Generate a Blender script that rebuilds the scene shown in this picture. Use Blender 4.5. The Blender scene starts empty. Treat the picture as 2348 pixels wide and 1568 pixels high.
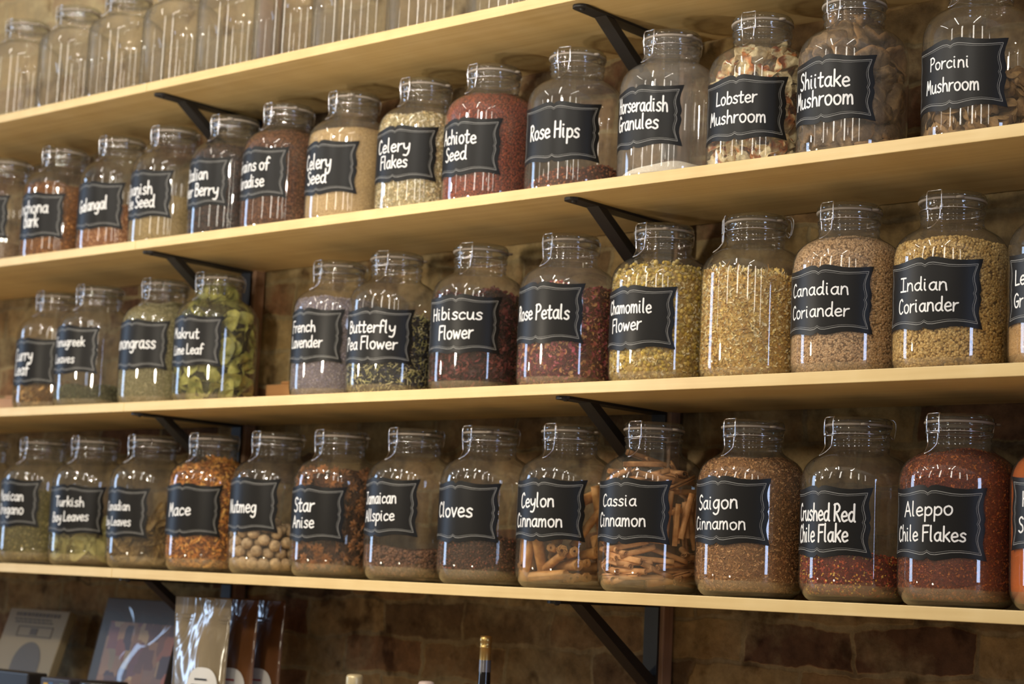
# Spice shop shelves: four maple boards of clip-top jars on a rough brick wall
import bpy, math, random
import numpy as np
from mathutils import Matrix, Vector

S = bpy.context.scene
COL = S.collection
PI = math.pi

# ------------------------------------------------------------------ camera
cam_d = bpy.data.cameras.new('camera')
cam = bpy.data.objects.new('camera', cam_d)
COL.objects.link(cam)
right = (0.755977, 0.652982, 0.045968)
down = (-0.048568, 0.12598, -0.990843)
fwd = (-0.652794, 0.746822, 0.126952)
cam.matrix_world = Matrix(((right[0], -down[0], -fwd[0], 0.0),
                           (right[1], -down[1], -fwd[1], -2.41810),
                           (right[2], -down[2], -fwd[2], 0.00166),
                           (0, 0, 0, 1)))
cam_d.sensor_fit = 'HORIZONTAL'
cam_d.sensor_width = 36.0
cam_d.lens = 4363.5 / 2348 * 36
cam_d.clip_start = 0.05
cam_d.dof.use_dof = True
cam_d.dof.focus_distance = 2.90
cam_d.dof.aperture_fstop = 4.8
S.camera = cam

# ------------------------------------------------------------------ view
S.view_settings.view_transform = 'Standard'
S.view_settings.look = 'None'
S.view_settings.exposure = 0.0
S.view_settings.gamma = 1.0
S.view_settings.use_curve_mapping = False
cy = S.cycles
cy.use_adaptive_sampling = True
cy.adaptive_threshold = 0.03
cy.use_denoising = True
cy.max_bounces = 8
cy.diffuse_bounces = 3
cy.glossy_bounces = 3
cy.transmission_bounces = 6
cy.transparent_max_bounces = 28
cy.caustics_reflective = False
cy.caustics_refractive = False
cy.sample_clamp_indirect = 4.0

# ------------------------------------------------------------------ ambient light of the shop
W = bpy.data.worlds.new('shop_ambience')
S.world = W
W.use_nodes = True
wn, wl = W.node_tree.nodes, W.node_tree.links
bg = wn['Background']
bg.inputs['Color'].default_value = (1.0, 0.90, 0.78, 1)
bg.inputs['Strength'].default_value = 0.12

# ------------------------------------------------------------------ lamps of the shop, and added fill lights
def area_light(name, loc, rot, sx, sy, power, color):
    d = bpy.data.lights.new(name, 'AREA')
    d.shape = 'RECTANGLE'; d.size = sx; d.size_y = sy
    d.energy = power; d.color = color
    o = bpy.data.objects.new(name, d); COL.objects.link(o)
    o.location = loc; o.rotation_euler = rot
    return o
WARM = (1.0, 0.93, 0.81)
# tall hanging light panels across the shop, facing the shelves
for x_, p_ in ((-5.6, 5), (-3.35, 7), (-1.9, 8), (-0.55, 8), (0.6, 7), (1.9, 6)):
    area_light('hanging_lamp', (x_, -3.2, 1.72), (math.radians(90), 0, 0), 0.17, 1.3, p_, WARM)
# linear ceiling lamps
for x_, p_ in ((-3.9, 9), (-2.3, 11), (-0.7, 8)):
    area_light('ceiling_lamp', (x_, -1.9, 2.45), (0, 0, 0), 0.06, 1.6, p_, WARM)
# globe bulbs hung in front of the shelves
def point_light(loc, power, color, r=0.03):
    d = bpy.data.lights.new('bulb_or_fill', 'POINT')
    d.energy = power; d.color = color; d.shadow_soft_size = r
    o = bpy.data.objects.new('bulb_or_fill', d); COL.objects.link(o); o.location = loc
for x_, y_, z_, p_ in ((-3.5, -1.0, 1.16, 9.5), (-2.75, -.95, 1.18, 12), (-2.0, -.95, 1.18, 14), (-1.2, -1.05, 1.18, 9.5), (-4.5, -1.1, 1.16, 8)):
    point_light((x_, y_, z_), p_, (1.0, 0.94, 0.84))
for x_, y_, z_, p_ in ((-2.45, -.76, .49, 16), (-3.45, -.80, .50, 9)):  # added out-of-view fill lights that lift the shelf undersides
    point_light((x_, y_, z_), p_, (1.0, 0.88, 0.70))
# added fill lights, out of view, brightening the lower wall
for x_, y_, z_, p_ in ((-3.3, -1.3, -.17, 3.8), (-1.9, -1.5, -.22, 3.8)):
    point_light((x_, y_, z_), p_, (1.0, 0.92, 0.72), .05)
# string of little lights further back
for x_ in (-3.9, -3.2, -2.5, -1.8, -1.1, -0.4, 0.3):
    point_light((x_, -2.5, 1.30), .35, (1.0, 0.90, 0.74), .022)
# daylight from the street windows at either end of the shop
area_light('street_daylight', (3.2, -1.7, 0.65), (0, math.radians(90), 0), 1.7, 0.6, 40, (0.50, 0.66, 1.0))
area_light('street_daylight', (-9.0, -2.6, 0.9), (0, math.radians(-90), 0), 2.8, 1.3, 115, (0.50, 0.70, 1.0))
# hand lettering: strokes per glyph; "~" smooth, "-" straight; cap height 1, x-height .58
FONT = {
 'a': (.50, ["~.41,.50 .26,.58 .07,.42 .05,.16 .19,.0 .34,.10 .41,.45", "~.42,.57 .41,.12 .48,.0"]),
 'b': (.48, ["-.08,1.0 .07,.02", "~.08,.40 .25,.58 .42,.45 .42,.15 .25,.0 .08,.08"]),
 'c': (.45, ["~.41,.48 .28,.58 .09,.45 .05,.2 .18,.01 .41,.09"]),
 'd': (.52, ["~.41,.48 .26,.57 .07,.42 .05,.16 .19,.0 .34,.10 .42,.40", "~.43,1.02 .42,.5 .42,.1 .49,.0"]),
 'e': (.47, ["~.08,.28 .39,.33 .38,.50 .25,.58 .09,.45 .05,.2 .2,.0 .43,.08"]),
 'f': (.38, ["~.40,.92 .28,1.02 .17,.86 .15,.5 .13,-.02", "-.0,.52 .33,.54"]),
 'g': (.50, ["~.41,.50 .26,.58 .07,.42 .05,.18 .19,.03 .34,.12 .41,.45", "~.42,.57 .42,.05 .36,-.28 .2,-.38 .05,-.28"]),
 'h': (.48, ["-.08,1.02 .07,.0", "~.08,.34 .22,.56 .36,.50 .40,.28 .43,.0"]),
 'i': (.27, ["~.08,.57 .08,.12 .14,.0", "-.09,.80 .095,.805"]),
 'j': (.28, ["~.2,.57 .2,-.18 .1,-.36 -.02,-.3", "-.21,.80 .215,.805"]),
 'k': (.47, ["-.08,1.02 .07,.0", "-.42,.62 .10,.28", "-.17,.34 .44,.0"]),
 'l': (.25, ["~.08,1.02 .07,.14 .14,.0"]),
 'm': (.66, ["-.06,.57 .05,.0", "~.06,.36 .18,.57 .29,.48 .31,.0", "~.31,.36 .43,.57 .54,.48 .58,.0"]),
 'n': (.48, ["-.06,.57 .05,.0", "~.06,.34 .2,.57 .36,.5 .39,.28 .42,.0"]),
 'o': (.50, ["~.27,.58 .09,.48 .05,.26 .15,.02 .32,.0 .44,.2 .42,.46 .27,.58"]),
 'p': (.48, ["-.08,.57 .06,-.40", "~.08,.40 .25,.58 .42,.45 .42,.15 .25,.0 .08,.08"]),
 'r': (.36, ["-.06,.57 .05,.0", "~.06,.30 .16,.5 .34,.56"]),
 's': (.42, ["~.38,.5 .25,.58 .09,.47 .15,.34 .32,.24 .35,.08 .2,-.01 .03,.06"]),
 't': (.38, ["~.17,.88 .15,.12 .23,.0 .34,.06", "-.0,.58 .34,.60"]),
 'u': (.50, ["~.06,.57 .06,.16 .18,.0 .33,.1 .40,.50", "~.41,.57 .41,.10 .47,.0"]),
 'v': (.42, ["-.03,.57 .20,.0 .39,.57"]),
 'w': (.62, ["-.03,.57 .15,.0 .29,.46 .43,.0 .57,.57"]),
 'x': (.45, ["-.04,.57 .41,.0", "-.41,.57 .04,.0"]),
 'y': (.48, ["~.05,.57 .08,.28 .22,.15 .38,.3", "~.43,.57 .39,-.05 .26,-.34 .06,-.32"]),
 ' ': (.22, []),
 'A': (.58, ["-.02,.0 .28,1.0 .54,.0", "-.12,.36 .46,.36"]),
 'B': (.50, ["-.06,1.0 .05,.0", "~.05,1.0 .32,.97 .37,.70 .09,.54", "~.09,.54 .42,.48 .45,.15 .28,.0 .04,.02"]),
 'C': (.50, ["~.43,.86 .32,1.0 .13,.84 .05,.45 .11,.1 .27,-.02 .44,.1"]),
 'F': (.50, ["-.07,1.0 .06,-.02", "-.07,1.0 .48,1.01", "-.07,.54 .40,.57"]),
 'G': (.54, ["~.46,.86 .3,1.0 .1,.8 .05,.4 .16,.05 .35,.0 .47,.18 .48,.42", "-.28,.42 .51,.44"]),
 'H': (.54, ["-.06,1.0 .05,.0", "-.46,1.0 .45,.0", "-.06,.5 .46,.52"]),
 'I': (.50, ["-.03,1.0 .46,1.0", "-.25,1.0 .24,.0", "-.01,.0 .48,.0"]),
 'J': (.48, ["-.04,1.0 .46,1.0", "~.28,1.0 .28,.22 .18,.0 .02,.12"]),
 'L': (.46, ["-.08,1.0 .05,.02 .44,.04"]),
 'M': (.62, ["-.03,.0 .14,1.0 .30,.34 .47,1.0 .57,.0"]),
 'N': (.52, ["-.05,.0 .07,1.0 .42,.02 .46,1.0"]),
 'O': (.58, ["~.3,1.0 .09,.8 .05,.42 .17,.04 .37,.0 .52,.35 .48,.8 .3,1.0"]),
 'P': (.48, ["-.08,1.0 .06,-.05", "~.03,.95 .28,1.02 .45,.82 .35,.56 .08,.46"]),
 'R': (.52, ["-.08,1.0 .06,.0", "~.03,.95 .28,1.02 .44,.82 .34,.58 .09,.48", "-.18,.48 .48,-.02"]),
 'S': (.48, ["~.43,.88 .28,1.0 .09,.84 .16,.58 .37,.42 .41,.14 .22,-.01 .03,.1"]),
 'T': (.52, ["-.0,1.0 .52,1.0", "-.27,1.0 .26,.0"]),
}
TRACK = .05
def text_width(s):
    return sum(FONT[ch][0] + TRACK for ch in s) - TRACK
JARS = [
 ('B1', 1, -3.9052, 0.172, 0, (5.5, 0.1349), []),
 ('B2', 1, -3.6785, 0.172, 2, (3.1, 0.1154), [('Cinchona', -0.651, 0.1211, 0.626, 0.1211, 0.032), ('Bark', -0.177, 0.0892, 0.366, 0.089, 0.034)]),
 ('B3', 1, -3.4633, 0.172, 1, (4.8, 0.1183), [('Galangal', -0.267, 0.1031, 0.658, 0.1102, 0.031)]),
 ('B4', 1, -3.2775, 0.172, 0, (-3.0, 0.1252), [('Spanish', -0.586, 0.1245, 0.437, 0.1245, 0.0302), ('Anise Seed', -0.89, 0.0958, 0.52, 0.0958, 0.0294)]),
 ('B5', 1, -3.0828, 0.176, 1, (-9.3, 0.132), [('Italian', -0.632, 0.1375, 0.296, 0.1375, 0.0293), ('Juniper Berry', -1.162, 0.1027, 0.59, 0.1027, 0.0292)]),
 ('B6', 1, -2.9039, 0.168, -3, (-5.1, 0.1311), [('Grains of', -0.684, 0.1356, 0.466, 0.1356, 0.0284), ('Paradise', -0.702, 0.1017, 0.363, 0.1017, 0.0277)]),
 ('B7', 1, -2.7146, 0.172, -5, (-1.0, 0.1216), [('Celery', -0.5, 0.1215, 0.364, 0.1187, 0.032), ('Seed', -0.388, 0.0906, 0.266, 0.0905, 0.0296)]),
 ('B8', 1, -2.5185, 0.174, -3, (6.2, 0.1266), [('Celery', -0.446, 0.1312, 0.503, 0.1302, 0.0287), ('Flakes', -0.315, 0.0993, 0.456, 0.0995, 0.0272)]),
 ('B9', 1, -2.3378, 0.17, -6, (-1.8, 0.1185), [('Achiote', -0.574, 0.1282, 0.428, 0.123, 0.0291), ('Seed', -0.439, 0.0946, 0.227, 0.0944, 0.0277)]),
 ('B10', 1, -2.1368, 0.172, 12, (13.4, 0.1209), [('Rose Hips', -0.399, 0.1104, 0.785, 0.11, 0.0307)]),
 ('B11', 1, -1.9258, 0.172, -11, (-5.6, 0.1229), [('Horseradish', -0.67, 0.1371, 0.6, 0.1282, 0.028), ('Granules', -0.67, 0.1053, 0.433, 0.0997, 0.0288)]),
 ('B12', 1, -1.7414, 0.176, 8, (6.6, 0.1137), [('Lobster', -0.362, 0.1215, 0.525, 0.1209, 0.0244), ('Mushroom', -0.555, 0.0903, 0.704, 0.0874, 0.0248)]),
 ('B13', 1, -1.5602, 0.168, -6, (-1.8, 0.1194), [('Shiitake', -0.628, 0.1259, 0.494, 0.1205, 0.0287), ('Mushroom', -0.766, 0.0954, 0.569, 0.0918, 0.0287)]),
 ('B14', 1, -1.3387, 0.172, -16, (-2.8, 0.1128), [('Porcini', -0.505, 0.1253, 0.3, 0.1201, 0.0218), ('Mushroom', -0.612, 0.0895, 0.466, 0.0847, 0.0237)]),
 ('C1', 2, -3.6729, 0.182, 3, (1.3, 0.1173), [('Curry', -0.354, 0.1188, 0.365, 0.1207, 0.0296), ('Leaf', -0.345, 0.0867, 0.281, 0.0866, 0.0296)]),
 ('C2', 2, -3.4918, 0.162, 1, (1.0, 0.134), [('Fenugreek', -0.384, 0.1416, 0.645, 0.1416, 0.0224), ('Leaves', -0.354, 0.1045, 0.403, 0.1043, 0.0215)]),
 ('C3', 2, -3.2744, 0.172, 4, (5.0, 0.1359), [('Lemongrass', -0.746, 0.128, 0.769, 0.128, 0.0292)]),
 ('C4', 2, -3.092, 0.172, -1, (1.8, 0.1352), [('Makrut', -0.435, 0.1424, 0.462, 0.1391, 0.0238), ('Lime Leaf', -0.395, 0.1071, 0.583, 0.1071, 0.0229)]),
 ('C5', 2, -2.7378, 0.182, -8, (-1.4, 0.129), [('French', -0.481, 0.1367, 0.328, 0.1363, 0.0246), ('Lavender', -0.498, 0.1064, 0.509, 0.1056, 0.0246)]),
 ('C6', 2, -2.5588, 0.162, 13, (13.7, 0.1169), [('Butterfly', -0.416, 0.1242, 0.826, 0.1223, 0.0259), ('Pea Flower', -0.513, 0.092, 0.881, 0.0916, 0.0252)]),
 ('C7', 2, -2.3505, 0.172, 12, (14.0, 0.1291), [('Hibiscus', -0.429, 0.1371, 0.829, 0.1372, 0.025), ('Flower', -0.17, 0.1011, 0.653, 0.1029, 0.0274)]),
 ('C8', 2, -2.1348, 0.172, -10, (1.2, 0.1371), [('Rose Petals', -0.62, 0.1272, 0.72, 0.1256, 0.0287)]),
 ('C9', 2, -1.9282, 0.172, -10, (-4.1, 0.1168), [('Chamomile', -0.669, 0.1265, 0.452, 0.1239, 0.0253), ('Flower', -0.528, 0.0941, 0.263, 0.0962, 0.0253)]),
 ('C10', 2, -1.7408, 0.174, -50, None, []),
 ('C11', 2, -1.5616, 0.17, -9, (0.2, 0.1229), [('Canadian', -0.701, 0.1322, 0.563, 0.1305, 0.0232), ('Coriander', -0.702, 0.0971, 0.578, 0.0969, 0.0232)]),
 ('C12', 2, -1.3817, 0.172, -2, (2.1, 0.1215), [('Indian', -0.498, 0.1276, 0.431, 0.1253, 0.0229), ('Coriander', -0.544, 0.0945, 0.612, 0.0944, 0.0237)]),
 ('C13', 2, -1.1911, 0.172, -10, (6.9, 0.1201), [('Le', -0.598, 0.1258, -0.33, 0.1258, 0.0242), ('Gr', -0.621, 0.0935, -0.375, 0.0935, 0.0229)]),
 ('D0', 3, -3.907, 0.172, 0, None, []),
 ('D1', 3, -3.6739, 0.172, 0, (-1.3, 0.1356), [('Mexican', -0.364, 0.1403, 0.535, 0.1403, 0.0255), ('Oregano', -0.372, 0.1105, 0.563, 0.1105, 0.0255)]),
 ('D2', 3, -3.4813, 0.172, 0, (16.1, 0.1222), [('Turkish', -0.089, 0.129, 0.761, 0.1296, 0.0231), ('Bay Leaves', -0.18, 0.0944, 0.889, 0.1, 0.023)]),
 ('D3', 3, -3.2756, 0.172, -8, (-5.9, 0.1175), [('Canadian', -0.437, 0.1221, 0.429, 0.1221, 0.0212), ('Bay Leaves', -0.556, 0.0896, 0.475, 0.0896, 0.0212)]),
 ('D4', 3, -3.077, 0.172, 0, (9.0, 0.1247), [('Mace', -0.301, 0.1114, 0.429, 0.115, 0.0285)]),
 ('D5', 3, -2.88, 0.172, -4, (-2.3, 0.1365), [('Nutmeg', -0.471, 0.1205, 0.449, 0.1217, 0.0286)]),
 ('D6', 3, -2.6966, 0.172, -4, (0.4, 0.1213), [('Star', -0.37, 0.1244, 0.296, 0.1254, 0.0297), ('Anise', -0.4, 0.0938, 0.313, 0.094, 0.0253)]),
 ('D7', 3, -2.4934, 0.172, -8, (-5.2, 0.1349), [('Jamaican', -0.543, 0.1402, 0.419, 0.1425, 0.0244), ('Allspice', -0.543, 0.1079, 0.397, 0.1111, 0.0238)]),
 ('D8', 3, -2.3051, 0.172, -10, (-0.0, 0.128), [('Cloves', -0.582, 0.1191, 0.438, 0.1192, 0.0292)]),
 ('D9', 3, -2.1169, 0.172, -2, (3.7, 0.1339), [('Ceylon', -0.444, 0.137, 0.422, 0.1391, 0.0267), ('Cinnamon', -0.624, 0.1039, 0.601, 0.1047, 0.0258)]),
 ('D10', 3, -1.9342, 0.172, 1, (1.1, 0.1331), [('Cassia', -0.505, 0.1407, 0.359, 0.1416, 0.0221), ('Cinnamon', -0.618, 0.1072, 0.547, 0.1084, 0.0245)]),
 ('D11', 3, -1.7338, 0.172, -10, (-2.9, 0.1355), [('Saigon', -0.606, 0.1365, 0.36, 0.1396, 0.0265), ('Cinnamon', -0.719, 0.1052, 0.512, 0.1062, 0.0229)]),
 ('D12', 3, -1.5415, 0.18, -27, (-11.1, 0.1208), [('Crushed Red', -0.773, 0.1231, 0.51, 0.1215, 0.0286), ('Chile Flake', -0.773, 0.0894, 0.394, 0.0912, 0.0285)]),
 ('D13', 3, -1.3622, 0.168, -17, (-1.6, 0.1209), [('Aleppo', -0.558, 0.1295, 0.408, 0.133, 0.0237), ('Chile Flakes', -0.769, 0.0939, 0.621, 0.0947, 0.0244)]),
 ('D14', 3, -1.1815, 0.168, -10, (10.0, 0.1367), [('H', -0.456, 0.1466, -0.322, 0.1466, 0.022), ('S', -0.552, 0.1099, -0.419, 0.1099, 0.0245)]),
]
JAR_LABEL = {
 'B1': 'clip-top jar cut off at the left frame edge on the second shelf',
 'C10': 'clip-top jar without label, full of yellow calendula petals',
 'C13': 'coriander-coloured granule jar cut by right frame edge, label starting Le and Gr',
 'D0': 'sliver of unlabelled green herb jar at the left frame edge, bottom shelf',
 'D14': 'jar of bright orange powder cut off by the right frame edge, bottom shelf',
}
# ------------------------------------------------------------------ helpers
rng = np.random.default_rng(11)

def lin(r, g, b):
    f = lambda v: (v / 255 / 12.92) if v / 255 <= .04045 else ((v / 255 + .055) / 1.055) ** 2.4
    return (f(r), f(g), f(b))

def mesh(name, V, F, smooth=True, cols=None):
    """mesh from vertex array and faces (array of equal-sized faces, or list of lists)"""
    m = bpy.data.meshes.new(name)
    V = np.asarray(V, dtype=np.float32).reshape(-1, 3)
    if isinstance(F, np.ndarray):
        k = F.shape[1]; nf = len(F)
        m.vertices.add(len(V)); m.vertices.foreach_set('co', V.ravel())
        m.loops.add(nf * k); m.loops.foreach_set('vertex_index', F.astype(np.int32).ravel())
        m.polygons.add(nf)
        m.polygons.foreach_set('loop_start', np.arange(0, nf * k, k, dtype=np.int32))
        m.polygons.foreach_set('loop_total', np.full(nf, k, dtype=np.int32))
        m.update(calc_edges=True)
    else:
        m.from_pydata([tuple(map(float, v)) for v in V], [], [tuple(int(i) for i in f) for f in F])
        m.update()
    if smooth:
        m.polygons.foreach_set('use_smooth', np.ones(len(m.polygons), dtype=bool))
    if cols is not None:
        a = m.color_attributes.new('Col', 'FLOAT_COLOR', 'POINT')
        c4 = np.ones((len(V), 4), dtype=np.float32); c4[:, :3] = cols
        a.data.foreach_set('color', c4.ravel())
    return m

def link(name, m, mat=None, parent=None, loc=(0, 0, 0), rot=(0, 0, 0)):
    o = bpy.data.objects.new(name, m)
    if mat is not None and m is not None and not m.materials:
        m.materials.append(mat)
    COL.objects.link(o)
    o.location = loc; o.rotation_euler = rot
    if parent is not None: o.parent = parent
    return o

def tag(o, label=None, cat=None, group=None, kind=None):
    if label: o['label'] = label
    if cat: o['category'] = cat
    if group: o['group'] = group
    if kind: o['kind'] = kind
    return o

def empty(name, loc, label, cat, group=None, rz=0):
    o = bpy.data.objects.new(name, None); COL.objects.link(o)
    o.location = loc; o.rotation_euler = (0, 0, rz); o.empty_display_size = .05
    return tag(o, label, cat, group)

class MB:
    """collects pieces into one mesh"""
    def __init__(s): s.V = []; s.F = []; s.n = 0
    def add(s, V, F):
        V = [tuple(v) for v in V]
        s.V += V; s.F += [[i + s.n for i in f] for f in F]; s.n += len(V)
    def box(s, x0, x1, y0, y1, z0, z1):
        V = [(x, y, z) for x in (x0, x1) for y in (y0, y1) for z in (z0, z1)]
        s.add(V, [[0, 1, 3, 2], [4, 6, 7, 5], [0, 4, 5, 1], [2, 3, 7, 6], [0, 2, 6, 4], [1, 5, 7, 3]])
    def lathe(s, prof, n=64, cap0=False, cap1=False):
        prof = [(max(r, 1e-5), z) for r, z in prof]
        V = [(r * math.sin(2 * PI * i / n), -r * math.cos(2 * PI * i / n), z) for r, z in prof for i in range(n)]
        F = [[k * n + i, k * n + (i + 1) % n, (k + 1) * n + (i + 1) % n, (k + 1) * n + i]
             for k in range(len(prof) - 1) for i in range(n)]
        if cap0: F.append(list(range(n))[::-1])
        if cap1: F.append([(len(prof) - 1) * n + i for i in range(n)])
        s.add(V, F)
    def tube(s, P, r, n=8, closed=False):
        P = [Vector(p) for p in P]; N = len(P); V = []; F = []
        up = None
        for i, p in enumerate(P):
            a = P[i - 1] if (i > 0 or closed) else P[i]
            b = P[(i + 1) % N] if (i < N - 1 or closed) else P[i]
            t = (b - a).normalized()
            if up is None: up = t.orthogonal().normalized()
            up = (up - t * up.dot(t)).normalized(); q = t.cross(up)
            for k in range(n):
                c_ = 2 * PI * k / n
                V.append(p + (up * math.cos(c_) + q * math.sin(c_)) * r)
        for i in range(N if closed else N - 1):
            j = (i + 1) % N
            F += [[i * n + k, i * n + (k + 1) % n, j * n + (k + 1) % n, j * n + k] for k in range(n)]
        if not closed:
            F.append(list(range(n))[::-1]); F.append([(N - 1) * n + k for k in range(n)])
        s.add(V, F)
    def build(s, name, smooth=True): return mesh(name, s.V, s.F, smooth)

def smooth_path(P, k=6):
    """Catmull-Rom through P"""
    P = np.asarray(P, float); Q = np.vstack([2 * P[0] - P[1], P, 2 * P[-1] - P[-2]]); out = []
    for i in range(1, len(Q) - 2):
        a, b, c, d = Q[i - 1:i + 3]
        for t in np.linspace(0, 1, k, endpoint=False):
            out.append(.5 * ((2 * b) + (c - a) * t + (2 * a - 5 * b + 4 * c - d) * t * t + (3 * b - a - 3 * c + d) * t ** 3))
    out.append(P[-1]); return np.array(out)

def bevel(o, w, seg=2):
    md = o.modifiers.new('bevel', 'BEVEL'); md.width = w; md.segments = seg; md.limit_method = 'ANGLE'
    return o

# ------------------------------------------------------------------ materials
def new_mat(name):
    m = bpy.data.materials.new(name); m.use_nodes = True
    nt = m.node_tree
    return m, nt.nodes, nt.links, nt.nodes['Principled BSDF'], nt.nodes['Material Output']

def plain(name, col, rough=.5, metal=0., spec=.5, coat=0., sheen=0.):
    m, n, l, p, o = new_mat(name)
    p.inputs['Base Color'].default_value = (*col, 1); p.inputs['Roughness'].default_value = rough
    p.inputs['Metallic'].default_value = metal; p.inputs['Specular IOR Level'].default_value = spec
    p.inputs['Coat Weight'].default_value = coat
    return m

def node(n, t, **kw):
    x = n.new(t)
    for k, v in kw.items(): setattr(x, k, v)
    return x

def math_node(n, l, op, a, b=None):
    x = n.new('ShaderNodeMath'); x.operation = op
    for i, v in enumerate((a, b)):
        if v is None: continue
        if isinstance(v, (int, float)): x.inputs[i].default_value = v
        else: l.new(v, x.inputs[i])
    return x.outputs[0]

def ramp(n, l, fac, stops):
    r = n.new('ShaderNodeValToRGB'); e = r.color_ramp.elements
    while len(e) < len(stops): e.new(.5)
    for k, (p, c) in enumerate(stops):
        e[k].position = p; e[k].color = (*c, 1)
    l.new(fac, r.inputs['Fac']); return r.outputs['Color']

def glass_mat(name, tint, dust, dust_col=(.80, .74, .66), gain=1.0):
    """thin clear glass: fresnel reflection over clear transmission, with a film of spice dust"""
    m, n, l, p, o = new_mat(name); n.remove(p)
    lw = n.new('ShaderNodeLayerWeight'); lw.inputs['Blend'].default_value = .5
    f5 = math_node(n, l, 'POWER', lw.outputs['Facing'], 5.0)
    F = math_node(n, l, 'MULTIPLY_ADD', f5, .96); F.node.inputs[2].default_value = .042
    F2 = math_node(n, l, 'DIVIDE', math_node(n, l, 'MULTIPLY', F, 2.0 * gain), math_node(n, l, 'ADD', F, 1.0))
    tr = n.new('ShaderNodeBsdfTransparent'); gl = n.new('ShaderNodeBsdfGlossy'); df = n.new('ShaderNodeBsdfDiffuse')
    f3 = math_node(n, l, 'POWER', lw.outputs['Facing'], 3.0)
    mixc = n.new('ShaderNodeMix'); mixc.data_type = 'RGBA'
    mixc.inputs[6].default_value = (*tint, 1); mixc.inputs[7].default_value = (tint[0] * .62, tint[1] * .64, tint[2] * .60, 1)
    l.new(f3, mixc.inputs[0]); l.new(mixc.outputs[2], tr.inputs['Color'])
    gl.inputs['Roughness'].default_value = .035
    df.inputs['Color'].default_value = (*dust_col, 1)
    tc = n.new('ShaderNodeTexCoord'); nz = n.new('ShaderNodeTexNoise'); nz.inputs['Scale'].default_value = 14; nz.inputs['Detail'].default_value = 6
    l.new(tc.outputs['Object'], nz.inputs['Vector'])
    dfac = math_node(n, l, 'MULTIPLY', nz.outputs['Fac'], dust * 2)
    m1 = n.new('ShaderNodeMixShader'); l.new(dfac, m1.inputs[0]); l.new(tr.outputs[0], m1.inputs[1]); l.new(df.outputs[0], m1.inputs[2])
    m2 = n.new('ShaderNodeMixShader'); l.new(F2, m2.inputs[0]); l.new(m1.outputs[0], m2.inputs[1]); l.new(gl.outputs[0], m2.inputs[2])
    l.new(m2.outputs[0], o.inputs['Surface'])
    return m

M_GLASS = glass_mat('jar_glass', (.962, .957, .950), .040, (.80, .70, .55))
M_MILKY = glass_mat('powder_filmed_glass', (.955, .95, .945), .115, (.84, .76, .66))
M_FILMED = glass_mat('lightly_filmed_glass', (.96, .955, .95), .065, (.82, .73, .60))
M_BASE = glass_mat('dusty_shelf_tint_glass', (.95, .93, .88), .13, (.80, .62, .36))  # tan film: painted-in shelf colour refracted by the base, plus dust
M_LID = glass_mat('lid_glass', (.90, .92, .90), .04, (.80, .70, .55), gain=1.2)
M_GASKET = plain('pale_rubber', (.40, .345, .285), .5)
M_WIRE = plain('bright_wire', (.72, .73, .76), .22, 1.0)
M_LABEL = plain('chalkboard_vinyl', (.0095, .0086, .0080), .42, spec=.24)
M_LINE = plain('label_line_ink', (.30, .295, .28), .5)
M_CHALK = plain('chalk_marker', (.88, .88, .88), .55, spec=.3)
M_IRON = plain('black_iron', (.016, .014, .013), .42, spec=.5)

def wood_mat(name, c0, c1, c2, axis=0, rough=.45, scale=1.0):
    m, n, l, p, o = new_mat(name)
    tc = n.new('ShaderNodeTexCoord'); mp = n.new('ShaderNodeMapping')
    sc = [26 * scale] * 3; sc[axis] = 1.1 * scale; mp.inputs['Scale'].default_value = sc
    l.new(tc.outputs['Object'], mp.inputs['Vector'])
    nz = node(n, 'ShaderNodeTexNoise'); nz.inputs['Scale'].default_value = 1.0; nz.inputs['Detail'].default_value = 6; nz.inputs['Distortion'].default_value = 1.2
    l.new(mp.outputs[0], nz.inputs['Vector'])
    mp2 = n.new('ShaderNodeMapping'); sc2 = [150 * scale] * 3; sc2[axis] = 5 * scale; mp2.inputs['Scale'].default_value = sc2
    l.new(tc.outputs['Object'], mp2.inputs['Vector'])
    nf = node(n, 'ShaderNodeTexNoise'); nf.inputs['Scale'].default_value = 1.0; nf.inputs['Detail'].default_value = 3
    l.new(mp2.outputs[0], nf.inputs['Vector'])
    fac = math_node(n, l, 'ADD', math_node(n, l, 'MULTIPLY', nz.outputs['Fac'], .72), math_node(n, l, 'MULTIPLY', nf.outputs['Fac'], .28))
    # figure across the grain: soft broad curls
    mp3 = n.new('ShaderNodeMapping'); sc3 = [9.0] * 3; sc3[axis] = 14.0; mp3.inputs['Scale'].default_value = sc3
    l.new(tc.outputs['Object'], mp3.inputs['Vector'])
    n3 = node(n, 'ShaderNodeTexNoise'); n3.inputs['Scale'].default_value = 1.0; n3.inputs['Detail'].default_value = 2
    l.new(mp3.outputs[0], n3.inputs['Vector'])
    fac = math_node(n, l, 'ADD', math_node(n, l, 'MULTIPLY', fac, .75), math_node(n, l, 'MULTIPLY', n3.outputs['Fac'], .25))
    l.new(ramp(n, l, fac, [(.34, c0), (.52, c1), (.68, c2)]), p.inputs['Base Color'])
    p.inputs['Roughness'].default_value = rough
    bp = n.new('ShaderNodeBump'); bp.inputs['Strength'].default_value = .12; bp.inputs['Distance'].default_value = .002
    l.new(nf.outputs['Fac'], bp.inputs['Height']); l.new(bp.outputs[0], p.inputs['Normal'])
    return m
M_MAPLE = wood_mat('maple_ply', (.61, .415, .170), (.715, .52, .235), (.79, .605, .31), 0, .42)
M_POST = wood_mat('brown_timber', (.20, .110, .060), (.32, .185, .105), (.42, .25, .15), 2, .6)
M_OFFCUT = wood_mat('orange_timber', (.42, .20, .07), (.50, .26, .10), (.58, .32, .13), 0, .55)

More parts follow.
